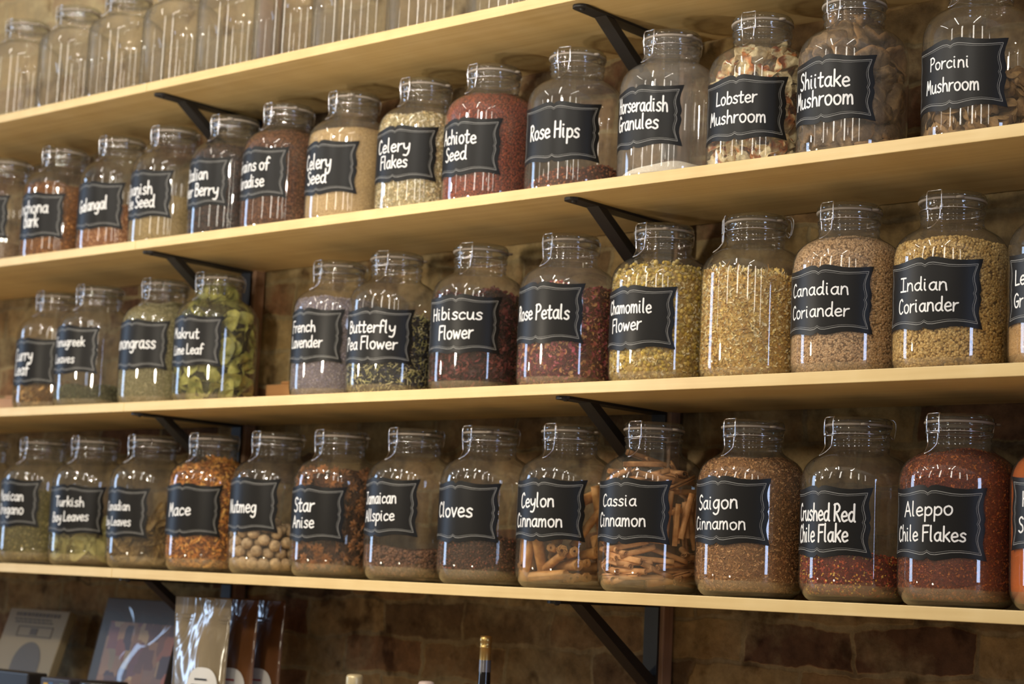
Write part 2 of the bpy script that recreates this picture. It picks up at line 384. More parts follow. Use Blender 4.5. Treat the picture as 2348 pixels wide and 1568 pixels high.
def brick_mat():
    m, n, l, p, o = new_mat('rough_brick')
    tc = n.new('ShaderNodeTexCoord')
    sep = n.new('ShaderNodeSeparateXYZ'); l.new(tc.outputs['Object'], sep.inputs[0])
    cmb = n.new('ShaderNodeCombineXYZ'); l.new(sep.outputs['X'], cmb.inputs[0]); l.new(sep.outputs['Z'], cmb.inputs[1])
    nz = n.new('ShaderNodeTexNoise'); nz.inputs['Scale'].default_value = 11; nz.inputs['Detail'].default_value = 4
    l.new(cmb.outputs[0], nz.inputs['Vector'])
    wv = n.new('ShaderNodeVectorMath'); wv.operation = 'SUBTRACT'; l.new(nz.outputs['Color'], wv.inputs[0]); wv.inputs[1].default_value = (.5, .5, .5)
    ws = n.new('ShaderNodeVectorMath'); ws.operation = 'SCALE'; l.new(wv.outputs[0], ws.inputs[0]); ws.inputs['Scale'].default_value = .046
    wa = n.new('ShaderNodeVectorMath'); wa.operation = 'ADD'; l.new(cmb.outputs[0], wa.inputs[0]); l.new(ws.outputs[0], wa.inputs[1])
    ofs = n.new('ShaderNodeVectorMath'); ofs.operation = 'ADD'; l.new(wa.outputs[0], ofs.inputs[0]); ofs.inputs[1].default_value = (.012, .112, 0)
    br = n.new('ShaderNodeTexBrick')
    br.inputs['Scale'].default_value = 1.0; br.inputs['Brick Width'].default_value = .216; br.inputs['Row Height'].default_value = .0745
    br.inputs['Mortar Size'].default_value = .0070; br.inputs['Mortar Smooth'].default_value = .8
    br.inputs['Color1'].default_value = (0, 0, 0, 1); br.inputs['Color2'].default_value = (1, 1, 1, 1); br.inputs['Mortar'].default_value = (.5, .5, .5, 1)
    br.inputs['Bias'].default_value = 0
    l.new(ofs.outputs[0], br.inputs['Vector'])
    bcol = ramp(n, l, br.outputs['Color'], [(.0, lin(76, 60, 44)), (.16, lin(132, 94, 66)), (.34, lin(168, 142, 94)), (.50, lin(112, 90, 64)), (.66, lin(178, 152, 102)), (.82, lin(142, 112, 76)), (1., lin(162, 134, 88))])
    n2 = n.new('ShaderNodeTexNoise'); n2.inputs['Scale'].default_value = 34; n2.inputs['Detail'].default_value = 6; n2.inputs['Roughness'].default_value = .65
    l.new(tc.outputs['Object'], n2.inputs['Vector'])
    mx = n.new('ShaderNodeMix'); mx.data_type = 'RGBA'; mx.blend_type = 'MULTIPLY'; mx.inputs[0].default_value = .85
    l.new(bcol, mx.inputs[6]); l.new(ramp(n, l, n2.outputs['Fac'], [(.3, (.5, .48, .46)), (.7, (1.25, 1.22, 1.18))]), mx.inputs[7])
    # lime mortar smeared over joints and faces
    n3 = n.new('ShaderNodeTexNoise'); n3.inputs['Scale'].default_value = 7.5; n3.inputs['Detail'].default_value = 7; n3.inputs['Roughness'].default_value = .6
    l.new(tc.outputs['Object'], n3.inputs['Vector'])
    sm = math_node(n, l, 'ADD', br.outputs['Fac'], math_node(n, l, 'MULTIPLY', math_node(n, l, 'SUBTRACT', n3.outputs['Fac'], .48), 5.0))
    sm = math_node(n, l, 'MINIMUM', math_node(n, l, 'MAXIMUM', sm, 0.), 1.)
    mo = n.new('ShaderNodeMix'); mo.data_type = 'RGBA'
    l.new(math_node(n, l, 'MULTIPLY', sm, .85), mo.inputs[0]); l.new(mx.outputs[2], mo.inputs[6])
    l.new(ramp(n, l, n2.outputs['Fac'], [(.3, lin(130, 113, 80)), (.7, lin(182, 163, 120))]), mo.inputs[7])
    # cream tone blended over the upper part of the wall, with a ragged lower edge
    up = math_node(n, l, 'ADD', math_node(n, l, 'MULTIPLY', math_node(n, l, 'SUBTRACT', sep.outputs['Z'], 1.02), 6.0), math_node(n, l, 'MULTIPLY', math_node(n, l, 'SUBTRACT', n3.outputs['Fac'], .5), 5.0))
    up = math_node(n, l, 'MINIMUM', math_node(n, l, 'MAXIMUM', up, 0.), .34)
    cream_mix = n.new('ShaderNodeMix'); cream_mix.data_type = 'RGBA'; l.new(up, cream_mix.inputs[0]); l.new(mo.outputs[2], cream_mix.inputs[6]); cream_mix.inputs[7].default_value = (*lin(226, 204, 158), 1)
    mo = cream_mix
    # dark pits
    n4 = n.new('ShaderNodeTexNoise'); n4.inputs['Scale'].default_value = 16; n4.inputs['Detail'].default_value = 5
    l.new(tc.outputs['Object'], n4.inputs['Vector'])
    pit = ramp(n, l, n4.outputs['Fac'], [(.30, (.42, .36, .30)), (.42, (1, 1, 1))])
    mp_ = n.new('ShaderNodeMix'); mp_.data_type = 'RGBA'; mp_.blend_type = 'MULTIPLY'; mp_.inputs[0].default_value = 1
    l.new(mo.outputs[2], mp_.inputs[6]); l.new(pit, mp_.inputs[7]); l.new(mp_.outputs[2], p.inputs['Base Color'])
    p.inputs['Roughness'].default_value = .88; p.inputs['Specular IOR Level'].default_value = .25
    h = math_node(n, l, 'ADD', math_node(n, l, 'MULTIPLY', br.outputs['Fac'], -.18), math_node(n, l, 'MULTIPLY', n2.outputs['Fac'], .7))
    h = math_node(n, l, 'ADD', h, math_node(n, l, 'MULTIPLY', n3.outputs['Fac'], .9))
    bp = n.new('ShaderNodeBump'); bp.inputs['Strength'].default_value = .8; bp.inputs['Distance'].default_value = .010
    l.new(h, bp.inputs['Height']); l.new(bp.outputs[0], p.inputs['Normal'])
    return m
M_BRICK = brick_mat()

def grain_mat():
    m, n, l, p, o = new_mat('spice_pieces')
    a = n.new('ShaderNodeAttribute'); a.attribute_name = 'Col'
    tc = n.new('ShaderNodeTexCoord'); nz = n.new('ShaderNodeTexNoise'); nz.inputs['Scale'].default_value = 260; nz.inputs['Detail'].default_value = 3
    l.new(tc.outputs['Object'], nz.inputs['Vector'])
    mx = n.new('ShaderNodeMix'); mx.data_type = 'RGBA'; mx.blend_type = 'MULTIPLY'; mx.inputs[0].default_value = .8
    l.new(a.outputs['Color'], mx.inputs[6]); l.new(ramp(n, l, nz.outputs['Fac'], [(.3, (.62, .60, .58)), (.7, (1.25, 1.22, 1.2))]), mx.inputs[7])
    l.new(mx.outputs[2], p.inputs['Base Color']); p.inputs['Roughness'].default_value = .6; p.inputs['Specular IOR Level'].default_value = .3
    return m
M_GRAIN = grain_mat()

def powder_mat(name, cols, scale, bump=.6):
    """packed powder or tiny seed: voronoi cells of mixed colour"""
    m, n, l, p, o = new_mat(name)
    tc = n.new('ShaderNodeTexCoord'); vo = n.new('ShaderNodeTexVoronoi'); vo.inputs['Scale'].default_value = scale
    l.new(tc.outputs['Object'], vo.inputs['Vector'])
    wn_ = n.new('ShaderNodeSeparateXYZ'); l.new(vo.outputs['Color'], wn_.inputs[0])
    k = len(cols)
    c = ramp(n, l, wn_.outputs['X'], [(i / max(k - 1, 1), cc) for i, cc in enumerate(cols)])
    nz = n.new('ShaderNodeTexNoise'); nz.inputs['Scale'].default_value = 18; nz.inputs['Detail'].default_value = 4
    l.new(tc.outputs['Object'], nz.inputs['Vector'])
    mx = n.new('ShaderNodeMix'); mx.data_type = 'RGBA'; mx.blend_type = 'MULTIPLY'; mx.inputs[0].default_value = .7
    l.new(c, mx.inputs[6]); l.new(ramp(n, l, nz.outputs['Fac'], [(.3, (.72, .72, .72)), (.7, (1.15, 1.15, 1.15))]), mx.inputs[7])
    l.new(mx.outputs[2], p.inputs['Base Color']); p.inputs['Roughness'].default_value = .8; p.inputs['Specular IOR Level'].default_value = .2
    bp = n.new('ShaderNodeBump'); bp.inputs['Strength'].default_value = bump; bp.inputs['Distance'].default_value = .6 / scale
    inv = math_node(n, l, 'SUBTRACT', 1.0, math_node(n, l, 'MULTIPLY', vo.outputs['Distance'], 1.4))
    l.new(inv, bp.inputs['Height']); l.new(bp.outputs[0], p.inputs['Normal'])
    return m

# ------------------------------------------------------------------ the room
SHZ = (1.0143, 0.6771, 0.3388, 0.0)
TH = .019
WALL_Y = .330
def structure(name, m, mat, smooth=False):
    o = link(name, m, mat); o['kind'] = 'structure'; return o
b = MB(); nx, nz_ = 300, 200
xs = np.linspace(-6.2, .6, nx); zs = np.linspace(-1.5, 2.6, nz_)
# gently uneven wall face
ph = rng.uniform(0, 6.28, 12); kx = rng.uniform(3, 34, 12); kz = rng.uniform(3, 40, 12)
gx, gz = np.meshgrid(xs, zs)
dy = sum(.0011 * np.sin(kx[i] * gx + kz[i] * gz + ph[i]) for i in range(12))
V = np.stack([gx, np.full_like(gx, WALL_Y + .006) + dy, gz], -1).reshape(-1, 3)
I = np.arange(nx * nz_).reshape(nz_, nx)
F = np.stack([I[:-1, :-1], I[:-1, 1:], I[1:, 1:], I[1:, :-1]], -1).reshape(-1, 4)
structure('wall_back', mesh('wall_back', V, F), M_BRICK)
b = MB(); b.box(-10, 4, -7, .5, -1.55, -1.5)
structure('floor', b.build('floor', False), plain('floor_boards', (.50, .40, .28), .5))
b = MB(); b.box(-10, 4, -7, .5, 2.62, 2.68)
structure('ceiling', b.build('ceiling', False), plain('ceiling_paint', (.72, .66, .56), .8))

# shelf boards
words = ('top', 'second from top', 'third from top', 'bottom')
for s in range(4):
    for part, x0, x1 in (('left', -5.60, -3.1655), ('right', -3.1645, -.73)):
        b = MB(); b.box(x0, x1, 0, .322, -TH, 0)
        o = link('shelf_board', b.build('shelf_board', False), M_MAPLE, loc=(0, 0, SHZ[s]))
        bevel(o, .0012, 2)
        tag(o, 'maple board, %s length of the %s shelf' % ('short left' if part == 'left' else 'long right', words[s]), 'shelf', 'maple shelf boards')

# timber uprights and steel brackets
def make_bracket(xc, z, label):
    r = empty('shelf_bracket', (xc, 0, z), label, 'bracket', 'black steel shelf brackets')
    w = .015
    a = MB()                                   # arm under the shelf, rounded tip with a screw hole
    tip = [(w * math.sin(t), .031 - w * math.cos(t)) for t in np.linspace(-PI / 2, PI / 2, 11)]
    out = [(x, y) for x, y in tip] + [(w, .3010), (-w, .3010)]
    n = len(out)
    a.add([(x, y, 0) for x, y in out] + [(x, y, -.005) for x, y in out],
          [list(range(n)), list(range(2 * n - 1, n - 1, -1))] + [[i, i + n, (i + 1) % n + n, (i + 1) % n] for i in range(n)])
    arm = link('arm', a.build('bracket_arm', False), M_IRON, r)
    sc = MB(); sc.lathe([(.0001, -.0082), (.003, -.0078), (.0046, -.0062), (.005, -.005)], 16)
    so = link('screw', sc.build('bracket_screw'), M_IRON, arm, loc=(0, .034, 0))
    l_ = MB(); l_.box(-w, w, .2955, .301, -.215, -.005)
    leg = link('wall_leg', l_.build('bracket_leg', False), M_IRON, r)
    for hx, hz in ((.004, -.035), (-.006, -.063)):
        sc = MB(); sc.lathe([(.0001, -.0022), (.0022, -.002), (.0036, -.0008), (.004, 0)], 14)
        q = link('screw', sc.build('bracket_screw'), M_IRON, leg, loc=(hx, .2955, hz), rot=(math.radians(-90) * -1, 0, 0))
    d = MB(); y0, z0, y1, z1 = .082, -.004, .297, -.140          # diagonal brace
    dx, dz = y1 - y0, z1 - z0; L = math.hypot(dx, dz); nx_, nz2 = -dz / L * .0075, dx / L * .0075
    pts = [(y0 - nx_ * 0, z0), (y0 + .024, z0), (y1, z1 + .012), (y1, z1 - .012)]
    d.add([(-.013, y, zz) for y, zz in pts] + [(.013, y, zz) for y, zz in pts],
          [[0, 1, 2, 3], [7, 6, 5, 4]] + [[i, i + 4, (i + 1) % 4 + 4, (i + 1) % 4] for i in range(4)])
    link('brace', d.build('bracket_brace', False), M_IRON, r)
    return r
for side, xc, px0, px1 in (('left', -3.154, -3.172, -3.128), ('right', -2.018, -2.038, -1.994)):
    b = MB(); b.box(px0, px1, .3012, .329, -1.45, 1.55)
    o = link('timber_upright', b.build('timber_upright', False), M_POST)
    bevel(o, .002, 2)
    tag(o, 'brown timber upright on the brick wall behind the %s column of brackets' % side, 'post', 'timber uprights')
    for s in range(4):
        make_bracket(xc, SHZ[s] - TH, 'black steel bracket under the %s shelf, in the %s column' % (words[s], side))

# small wooden offcuts standing at the back of the third shelf
for x0, x1, y, lab in ((-3.028, -2.932, .262, 'orange-brown wooden block behind the gap left of the French Lavender jar'),
                       (-4.06, -3.93, .262, 'orange-brown wooden block at the far left end of the third shelf')):
    b = MB(); b.box(x0, x1, y, y + .03, 0, .060); b.box(x1 - .052, x1, y + .002, y + .028, .0605, .0665)
    o = link('wood_block', b.build('wood_block', False), M_OFFCUT, loc=(0, 0, SHZ[2])); bevel(o, .0015)
    tag(o, lab, 'block')

# ------------------------------------------------------------------ jars
JH = .285
PROF = [(.0001, .0035), (.050, .0035), (.060, .0022), (.0655, .0), (.0705, .0008), (.0765, .0045), (.0820, .0110), (.0855, .0190),
        (.0875, .0280), (.0880, .0380), (.0880, .110), (.0880, .180), (.0877, .188), (.0862, .196), (.0835, .2045), (.0795, .2115), (.0740, .2175),
        (.0675, .2225), (.0605, .2265), (.0545, .2300), (.0505, .2332), (.0486, .2365), (.0478, .2400), (.0478, .2425), (.0490, .2440), (.0490, .2455), (.0478, .2470),
        (.0478, .2515), (.0490, .2530), (.0500, .2545), (.0500, .2562), (.0488, .2580), (.0476, .2596), (.0478, .2630), (.0488, .2655), (.0502, .2675), (.0506, .2695), (.0498, .2710), (.0465, .2716), (.0450, .2700)]
_pz = np.array([p[1] for p in PROF[4:24]]); _pr = np.array([p[0] for p in PROF[4:24]])
def r_in(z): return np.interp(z, _pz, _pr) - .0016

b = MB(); b.lathe(PROF, 72)
ME_BODY = b.build('jar_body')
b = MB(); b.lathe([(.0001, .0090), (.045, .0085), (.066, .0070), (.0765, .0078), (.0820, .0125), (.0852, .0200), (.0866, .0260)], 72)       # inner face of the thick base, tinted by residue and painted-in shelf refraction
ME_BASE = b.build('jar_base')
b = MB()
b.lathe([(.0440, .2715), (.0445, .2742), (.0495, .2750), (.0512, .2762), (.0516, .2790), (.0508, .2815), (.0494, .2826), (.0490, .2840), (.0478, .2850), (.0440, .2848), (.0420, .2832), (.030, .2826), (.0001, .2824)], 72)
b.lathe([(.0440, .2715), (.0435, .2640), (.0420, .2620), (.0300, .2630), (.0001, .2640)], 72)
ME_LID = b.build('jar_lid')
b = MB(); b.lathe([(.0470, .2716), (.0508, .2713), (.0520, .2722), (.0522, .2742), (.0514, .2753), (.0470, .2753)], 72)
tabz = [(-.12, .0536), (-.10, .0560), (-.05, .0592), (0, .0600), (.05, .0592), (.10, .0560), (.12, .0536)]
tv = [(.050 * math.sin(a), -.050 * math.cos(a), zz) for zz in (.2718, .2750) for a, r in tabz] + [(r * math.sin(a), -r * math.cos(a), zz) for zz in (.2718, .2750) for a, r in tabz]
tf = []
for k in range(6):
    i0, i1, o0, o1 = k, 7 + k, 14 + k, 21 + k
    tf += [[i0, o0, o0 + 1, i0 + 1], [i1, i1 + 1, o1 + 1, o1], [o0, o1, o1 + 1, o0 + 1]]
b.add(tv, tf); ME_GASKET = b.build('jar_gasket')
# wire bail on the front (built facing -y)
def cyl(x, r, z): return (x, -math.sqrt(max(r * r - x * x, 0)), z)
b = MB()
bail = [cyl(-.0125, .0555, .2535), cyl(-.0128, .0560, .262), cyl(-.0126, .0562, .275), cyl(-.0124, .0554, .2822), cyl(-.0116, .0532, .2848), cyl(-.0050, .0502, .2853),
        cyl(.0050, .0502, .2853), cyl(.0116, .0532, .2848), cyl(.0124, .0554, .2822), cyl(.0126, .0562, .275), cyl(.0128, .0560, .262), cyl(.0125, .0555, .2535)]
b.tube(smooth_path(bail, 4), .00088, 8)
ME_BAIL = b.build('wire_bail')
b = MB()
lev = [cyl(-.0125, .0505, .2600), cyl(-.0120, .0530, .2635), cyl(-.0106, .0552, .2600), cyl(-.0106, .0555, .2490), cyl(-.0088, .0560, .2390), cyl(-.0055, .0625, .2300), cyl(-.0016, .0692, .2245),
       cyl(.0016, .0692, .2245), cyl(.0055, .0625, .2300), cyl(.0088, .0560, .2390), cyl(.0106, .0555, .2490), cyl(.0106, .0552, .2600), cyl(.0120, .0530, .2635), cyl(.0125, .0505, .2600)]
b.tube(smooth_path(lev, 5), .00088, 8)
b.tube([cyl(-.0115, .0562, .2560), cyl(0, .0566, .2556), cyl(.0115, .0562, .2560)], .0012, 8)
ME_LEVER = b.build('wire_lever')
b = MB(); b.tube([(.0497 * math.sin(a), -.0497 * math.cos(a), .2590) for a in np.linspace(0, 2 * PI, 48, endpoint=False)], .0010, 6, True)
ME_BAND = b.build('wire_band')
b = MB()
hin = [(-.0120, .0510, .2600), (-.0125, .0560, .2560), (-.0122, .0590, .2660), (-.0118, .0600, .2790), (-.0110, .0560, .2862), (-.0080, .0500, .2872), (.0080, .0500, .2872), (.0110, .0560, .2862), (.0118, .0600, .2790), (.0122, .0590, .2660), (.0125, .0560, .2560), (.0120, .0510, .2600)]
b.tube(smooth_path(hin, 4), .00088, 8)
ME_HINGE = b.build('wire_hinge')

# label: plaque outline, border lines and lettering wrapped on the glass
LW, LH = .0885, .0545         # half width (arc) and half height
TOP = [(-1, .975), (-.93, .962), (-.80, .932), (-.62, .912), (-.45, .925), (-.28, .975), (-.16, 1.01), (-.07, 1.0), (-.02, .955), (0, .925)]
TOP = TOP + [(-u, v) for u, v in TOP[-2::-1]]
SIDE = [(-1, 1.0), (-.86, .975), (-.72, .945), (-.55, .925), (-.40, .932), (-.26, .955), (-.14, .968), (-.05, .955), (0, .938)]
SIDE = SIDE + [(-u, v) for u, v in SIDE[-2::-1]]
tu, tv_ = np.array(TOP).T; su, sv = np.array(SIDE).T
def plaque(u, v, kx=1.0, ky=1.0):
    return kx * LW * u * np.interp(v, su, sv), ky * LH * v * np.interp(u, tu, tv_)
def wrap(x, z, r):
    a = x / .0884
    return np.stack([r * np.sin(a), -r * np.cos(a), z], -1)
us = np.unique(np.concatenate([np.linspace(-1, 1, 65), tu])); vs = np.unique(np.concatenate([np.linspace(-1, 1, 29), su]))
gu, gv = np.meshgrid(us, vs); X, Z = plaque(gu, gv)
I = np.arange(gu.size).reshape(gu.shape)
ME_LABEL = mesh('jar_label', wrap(X, Z, .0884).reshape(-1, 3), np.stack([I[:-1, :-1], I[:-1, 1:], I[1:, 1:], I[1:, :-1]], -1).reshape(-1, 4))
def ribbon_pts(P, w, closed=False):
    P = np.asarray(P, float); n = len(P)
    if closed: T = np.roll(P, -1, 0) - np.roll(P, 1, 0)
    else: T = np.gradient(P, axis=0)
    T /= np.maximum(np.linalg.norm(T, axis=1, keepdims=True), 1e-9)
    N = np.stack([-T[:, 1], T[:, 0]], -1)
    return P + N * w / 2, P - N * w / 2
def border_path(d, n=220):
    kx = 1 - d / LW; ky = 1 - d / LH
    t = np.linspace(-1, 1, n, endpoint=False); o1 = np.ones(n)
    q = [plaque(t, -o1, kx, ky), plaque(o1, t, kx, ky), plaque(-t, o1, kx, ky), plaque(-o1, -t, kx, ky)]
    return np.concatenate([np.stack(k, -1) for k in q])
bv, bf, n0 = [], [], 0
for d, w in ((.0086, .00085), (.0114, .00042)):
    a_, b_ = ribbon_pts(border_path(d), w, True); n = len(a_)
    bv += [a_, b_]; i = np.arange(n); j = (i + 1) % n
    bf.append(np.stack([i, j, j + n, i + n], -1) + n0); n0 += 2 * n
bv = np.concatenate(bv)
ME_BORDER = mesh('label_border', wrap(bv[:, 0], bv[:, 1], .08862), np.concatenate(bf))

def glyph_paths(ch):
    out = []
    for s in FONT[ch][1]:
        P = [tuple(map(float, q.split(','))) for q in s[1:].split()]
        out.append(smooth_path(P, 6) if s[0] == '~' else np.array(P))
    return out
def lettering_mesh(lines, lrng):
    MBk = MB()
    for tx, al, zl, ar, zr, cap in lines:
        wtot = text_width(tx); pen = 0.
        x0, x1 = al * .0884, ar * .0884; kx = (x1 - x0) / wtot; w = cap * .108; cap = cap * .89
        for ch in tx:
            adv = FONT[ch][0] + TRACK
            jz = lrng.uniform(-.012, .012) * cap; js = lrng.uniform(.96, 1.05)
            for P in glyph_paths(ch):
                P = np.asarray(P) * [1, js]
                px_ = x0 + (pen + P[:, 0]) * kx; pz_ = zl + (zr - zl) * ((pen + P[:, 0]) / wtot) + P[:, 1] * cap + jz
                Q = np.stack([px_, pz_], -1)
                L = np.linalg.norm(np.diff(Q, axis=0), axis=1)
                if L.sum() < w * .3: Q = np.array([Q[0] - [w * .1, 0], Q[0] + [w * .1, 0]])
                if len(Q) < 5 or True:                       # subdivide straight runs so they bend round the jar
                    R_ = [Q[0]]
                    for k in range(1, len(Q)):
                        m_ = max(1, int(np.linalg.norm(Q[k] - Q[k - 1]) / .004))
                        R_ += [Q[k - 1] + (Q[k] - Q[k - 1]) * t for t in np.linspace(0, 1, m_ + 1)[1:]]
                    Q = np.array(R_)
                # polyline as quads with round joints
                for k in range(len(Q)):
                    ang = np.linspace(0, 2 * PI, 10, endpoint=False)
                    C_ = Q[k] + np.stack([np.cos(ang), np.sin(ang)], -1) * w / 2
                    turn = k in (0, len(Q) - 1)
                    if not turn:
                        a1 = Q[k] - Q[k - 1]; a2 = Q[k + 1] - Q[k]
                        turn = a1.dot(a2) < .97 * np.linalg.norm(a1) * np.linalg.norm(a2)
                    if turn: MBk.add(wrap(C_[:, 0], C_[:, 1], .08866), [list(range(10))])
                for k in range(len(Q) - 1):
                    t = Q[k + 1] - Q[k]; t = t / max(np.linalg.norm(t), 1e-9); nn = np.array([-t[1], t[0]]) * w / 2
                    C_ = np.array([Q[k] - nn, Q[k + 1] - nn, Q[k + 1] + nn, Q[k] + nn])
                    MBk.add(wrap(C_[:, 0], C_[:, 1], .08866), [[0, 1, 2, 3]])
            pen += adv
    return MBk.build('lettering', False)

ORD = ('first', 'second', 'third', 'fourth', 'fifth', 'sixth', 'seventh', 'eighth', 'ninth')
ROWS = ('top', 'second', 'third', 'bottom')
def make_jar(row, x, y, clasp, lab, lines, label, tab, glass=None):
    r = empty('clip_top_jar', (x, y, SHZ[row]), label, 'jar', 'clip-top glass jars on the %s shelf' % ROWS[row])
    gb = link('glass_body', ME_BODY, M_GLASS, r)
    if glass: gb.material_slots[0].link = 'OBJECT'; gb.material_slots[0].material = glass
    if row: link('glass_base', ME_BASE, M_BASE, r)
    ca = math.radians(clasp)
    link('lid', ME_LID, M_LID, r)
    link('gasket', ME_GASKET, M_GASKET, r, rot=(0, 0, tab))
    cl = link('wire_clasp', ME_BAIL, M_WIRE, r, rot=(0, 0, ca))
    link('lever', ME_LEVER, M_WIRE, cl)
    link('wire_band', ME_BAND, M_WIRE, r, rot=(0, 0, ca))
    link('wire_hinge', ME_HINGE, M_WIRE, r, rot=(0, 0, ca))
    if lab:
        ac, zc = math.radians(lab[0]), lab[1]
        q = link('chalk_label', ME_LABEL, M_LABEL, r, loc=(0, 0, zc), rot=(0, 0, ac)); q['label'] = 'black plaque-shaped chalkboard sticker'
        link('border_line', ME_BORDER, M_LINE, q)
        if lines:
            ll = [(t, a - ac, zl - zc, b_ - ac, zr - zc, cap) for t, a, zl, b_, zr, cap in lines]
            link('lettering', lettering_mesh(ll, rng), M_CHALK, q)
    return r

POS = {}
for id_, row, x, y, clasp, lab, lines in JARS:
    words_ = ' '.join(l[0] for l in lines)
    desc = JAR_LABEL.get(id_) or 'clip-top glass jar with black label lettered %s in white' % words_
    make_jar(row, x, y, clasp, lab, lines, desc, math.radians(rng.choice([62, 70, 78, 95, 40, 120])), M_MILKY if id_ == 'B11' else M_FILMED if id_ in ('B7', 'B8', 'B9', 'B10', 'B12', 'B13', 'C8', 'C11') else None)
    POS[id_] = (x, y, SHZ[row])
for k, x in enumerate((-3.868, -3.664, -3.474, -3.276, -3.089, -2.905, -2.725, -2.513, -2.301)):
    where = ('leftmost jar' if k == 0 else '%s jar from the left' % ORD[k])
    make_jar(0, x, .172, -2 - 3 * (k % 3), None, [], 'empty clear clip-top jar without label, %s on the top shelf' % where, math.radians(80))
# ------------------------------------------------------------------ what is in the jars
def ico(sub):
    t = (1 + 5 ** .5) / 2
    V = [(-1, t, 0), (1, t, 0), (-1, -t, 0), (1, -t, 0), (0, -1, t), (0, 1, t), (0, -1, -t), (0, 1, -t), (t, 0, -1), (t, 0, 1), (-t, 0, -1), (-t, 0, 1)]
    V = [np.array(v) / np.linalg.norm(v) for v in V]
    F = [(0, 11, 5), (0, 5, 1), (0, 1, 7), (0, 7, 10), (0, 10, 11), (1, 5, 9), (5, 11, 4), (11, 10, 2), (10, 7, 6), (7, 1, 8), (3, 9, 4), (3, 4, 2), (3, 2, 6), (3, 6, 8), (3, 8, 9), (4, 9, 5), (2, 4, 11), (6, 2, 10), (8, 6, 7), (9, 8, 1)]
    for _ in range(sub):
        mid = {}; G = []
        def m_(a, b):
            k = (min(a, b), max(a, b))
            if k not in mid:
                v = V[a] + V[b]; V.append(v / np.linalg.norm(v)); mid[k] = len(V) - 1
            return mid[k]
        for a, b, c in F:
            x, y, z = m_(a, b), m_(b, c), m_(c, a); G += [(a, x, z), (b, y, x), (c, z, y), (x, y, z)]
        F = G
    return np.array(V), np.array(F)
I0, I1, I2 = ico(0), ico(1), ico(2)
def sheet(nu, nv, fn):
    """triangulated grid, fn(u,v) with u,v in -1..1"""
    u, v = np.meshgrid(np.linspace(-1, 1, nu), np.linspace(-1, 1, nv)); P = np.stack(fn(u, v), -1).reshape(-1, 3)
    I = np.arange(nu * nv).reshape(nv, nu)
    A = np.stack([I[:-1, :-1], I[:-1, 1:], I[1:, 1:]], -1).reshape(-1, 3); B = np.stack([I[:-1, :-1], I[1:, 1:], I[1:, :-1]], -1).reshape(-1, 3)
    return P, np.concatenate([A, B])
FLAKE = sheet(3, 2, lambda u, v: (u, v * .7 + u * .15, .35 * u * u))
PETAL = sheet(4, 3, lambda u, v: (u, v * .75 * np.sqrt(np.maximum(1 - u * u * .8, 0)), .5 * u * u + .35 * v * v * u))
STRAP = sheet(5, 2, lambda u, v: (u, v * .14, .45 * u * u + .12 * u * v))
def rod(n=6, taper=.8, bend=.0):
    zs_ = [-1, -.35, .35, 1]; V = []; F = []
    for k, zz in enumerate(zs_):
        r = .5 * (1 - (1 - taper) * abs(zz))
        V += [(r * math.cos(2 * PI * i / n), r * math.sin(2 * PI * i / n) + bend * zz * zz, zz) for i in range(n)]
    for k in range(3):
        for i in range(n):
            a, b_, c, d = k * n + i, k * n + (i + 1) % n, (k + 1) * n + (i + 1) % n, (k + 1) * n + i
            F += [(a, b_, c), (a, c, d)]
    V += [(0, bend, -1.05), (0, bend, 1.05)]
    for i in range(n):
        F += [(4 * n, (i + 1) % n, i), (4 * n + 1, 3 * n + i, 3 * n + (i + 1) % n)]
    V = np.array(V); return V[:, [2, 0, 1]], np.array(F)
ROD = rod(); BUD = rod(6, .35, .12); POD = rod(6, .25, .45)
def clove_t():
    V, F = rod(5, .75); V = V * [1, .55, .55]
    W_, G = I0; W_ = W_ * .62 + [1.05, 0, 0]
    return np.concatenate([V, W_]), np.concatenate([F, G + len(V)])
CLOVE = clove_t()

def rand_rot(n, rg):
    q = rg.normal(size=(n, 4)); q /= np.linalg.norm(q, axis=1, keepdims=True); w, x, y, z = q.T
    return np.stack([np.stack([1 - 2 * (y * y + z * z), 2 * (x * y - z * w), 2 * (x * z + y * w)], -1),
                     np.stack([2 * (x * y + z * w), 1 - 2 * (x * x + z * z), 2 * (y * z - x * w)], -1),
                     np.stack([2 * (x * z - y * w), 2 * (y * z + x * w), 1 - 2 * (x * x + y * y)], -1)], 1)
def wall_rot(th, rg, tilt):
    """local z roughly along the outward normal, spun at random"""
    n = len(th)
    er = np.stack([np.sin(th), -np.cos(th), np.zeros(n)], -1) + rg.normal(0, tilt, (n, 3)); er /= np.linalg.norm(er, axis=1, keepdims=True)
    a = rg.normal(size=(n, 3)); a -= er * np.sum(a * er, 1, keepdims=True); a /= np.linalg.norm(a, axis=1, keepdims=True)
    return np.stack([a, np.cross(er, a), er], -1)
def top_rot(n, rg, tilt):
    er = np.array([0, 0, 1.]) + rg.normal(0, tilt, (n, 3)); er /= np.linalg.norm(er, axis=1, keepdims=True)
    a = rg.normal(size=(n, 3)); a -= er * np.sum(a * er, 1, keepdims=True); a /= np.linalg.norm(a, axis=1, keepdims=True)
    return np.stack([a, np.cross(er, a), er], -1)

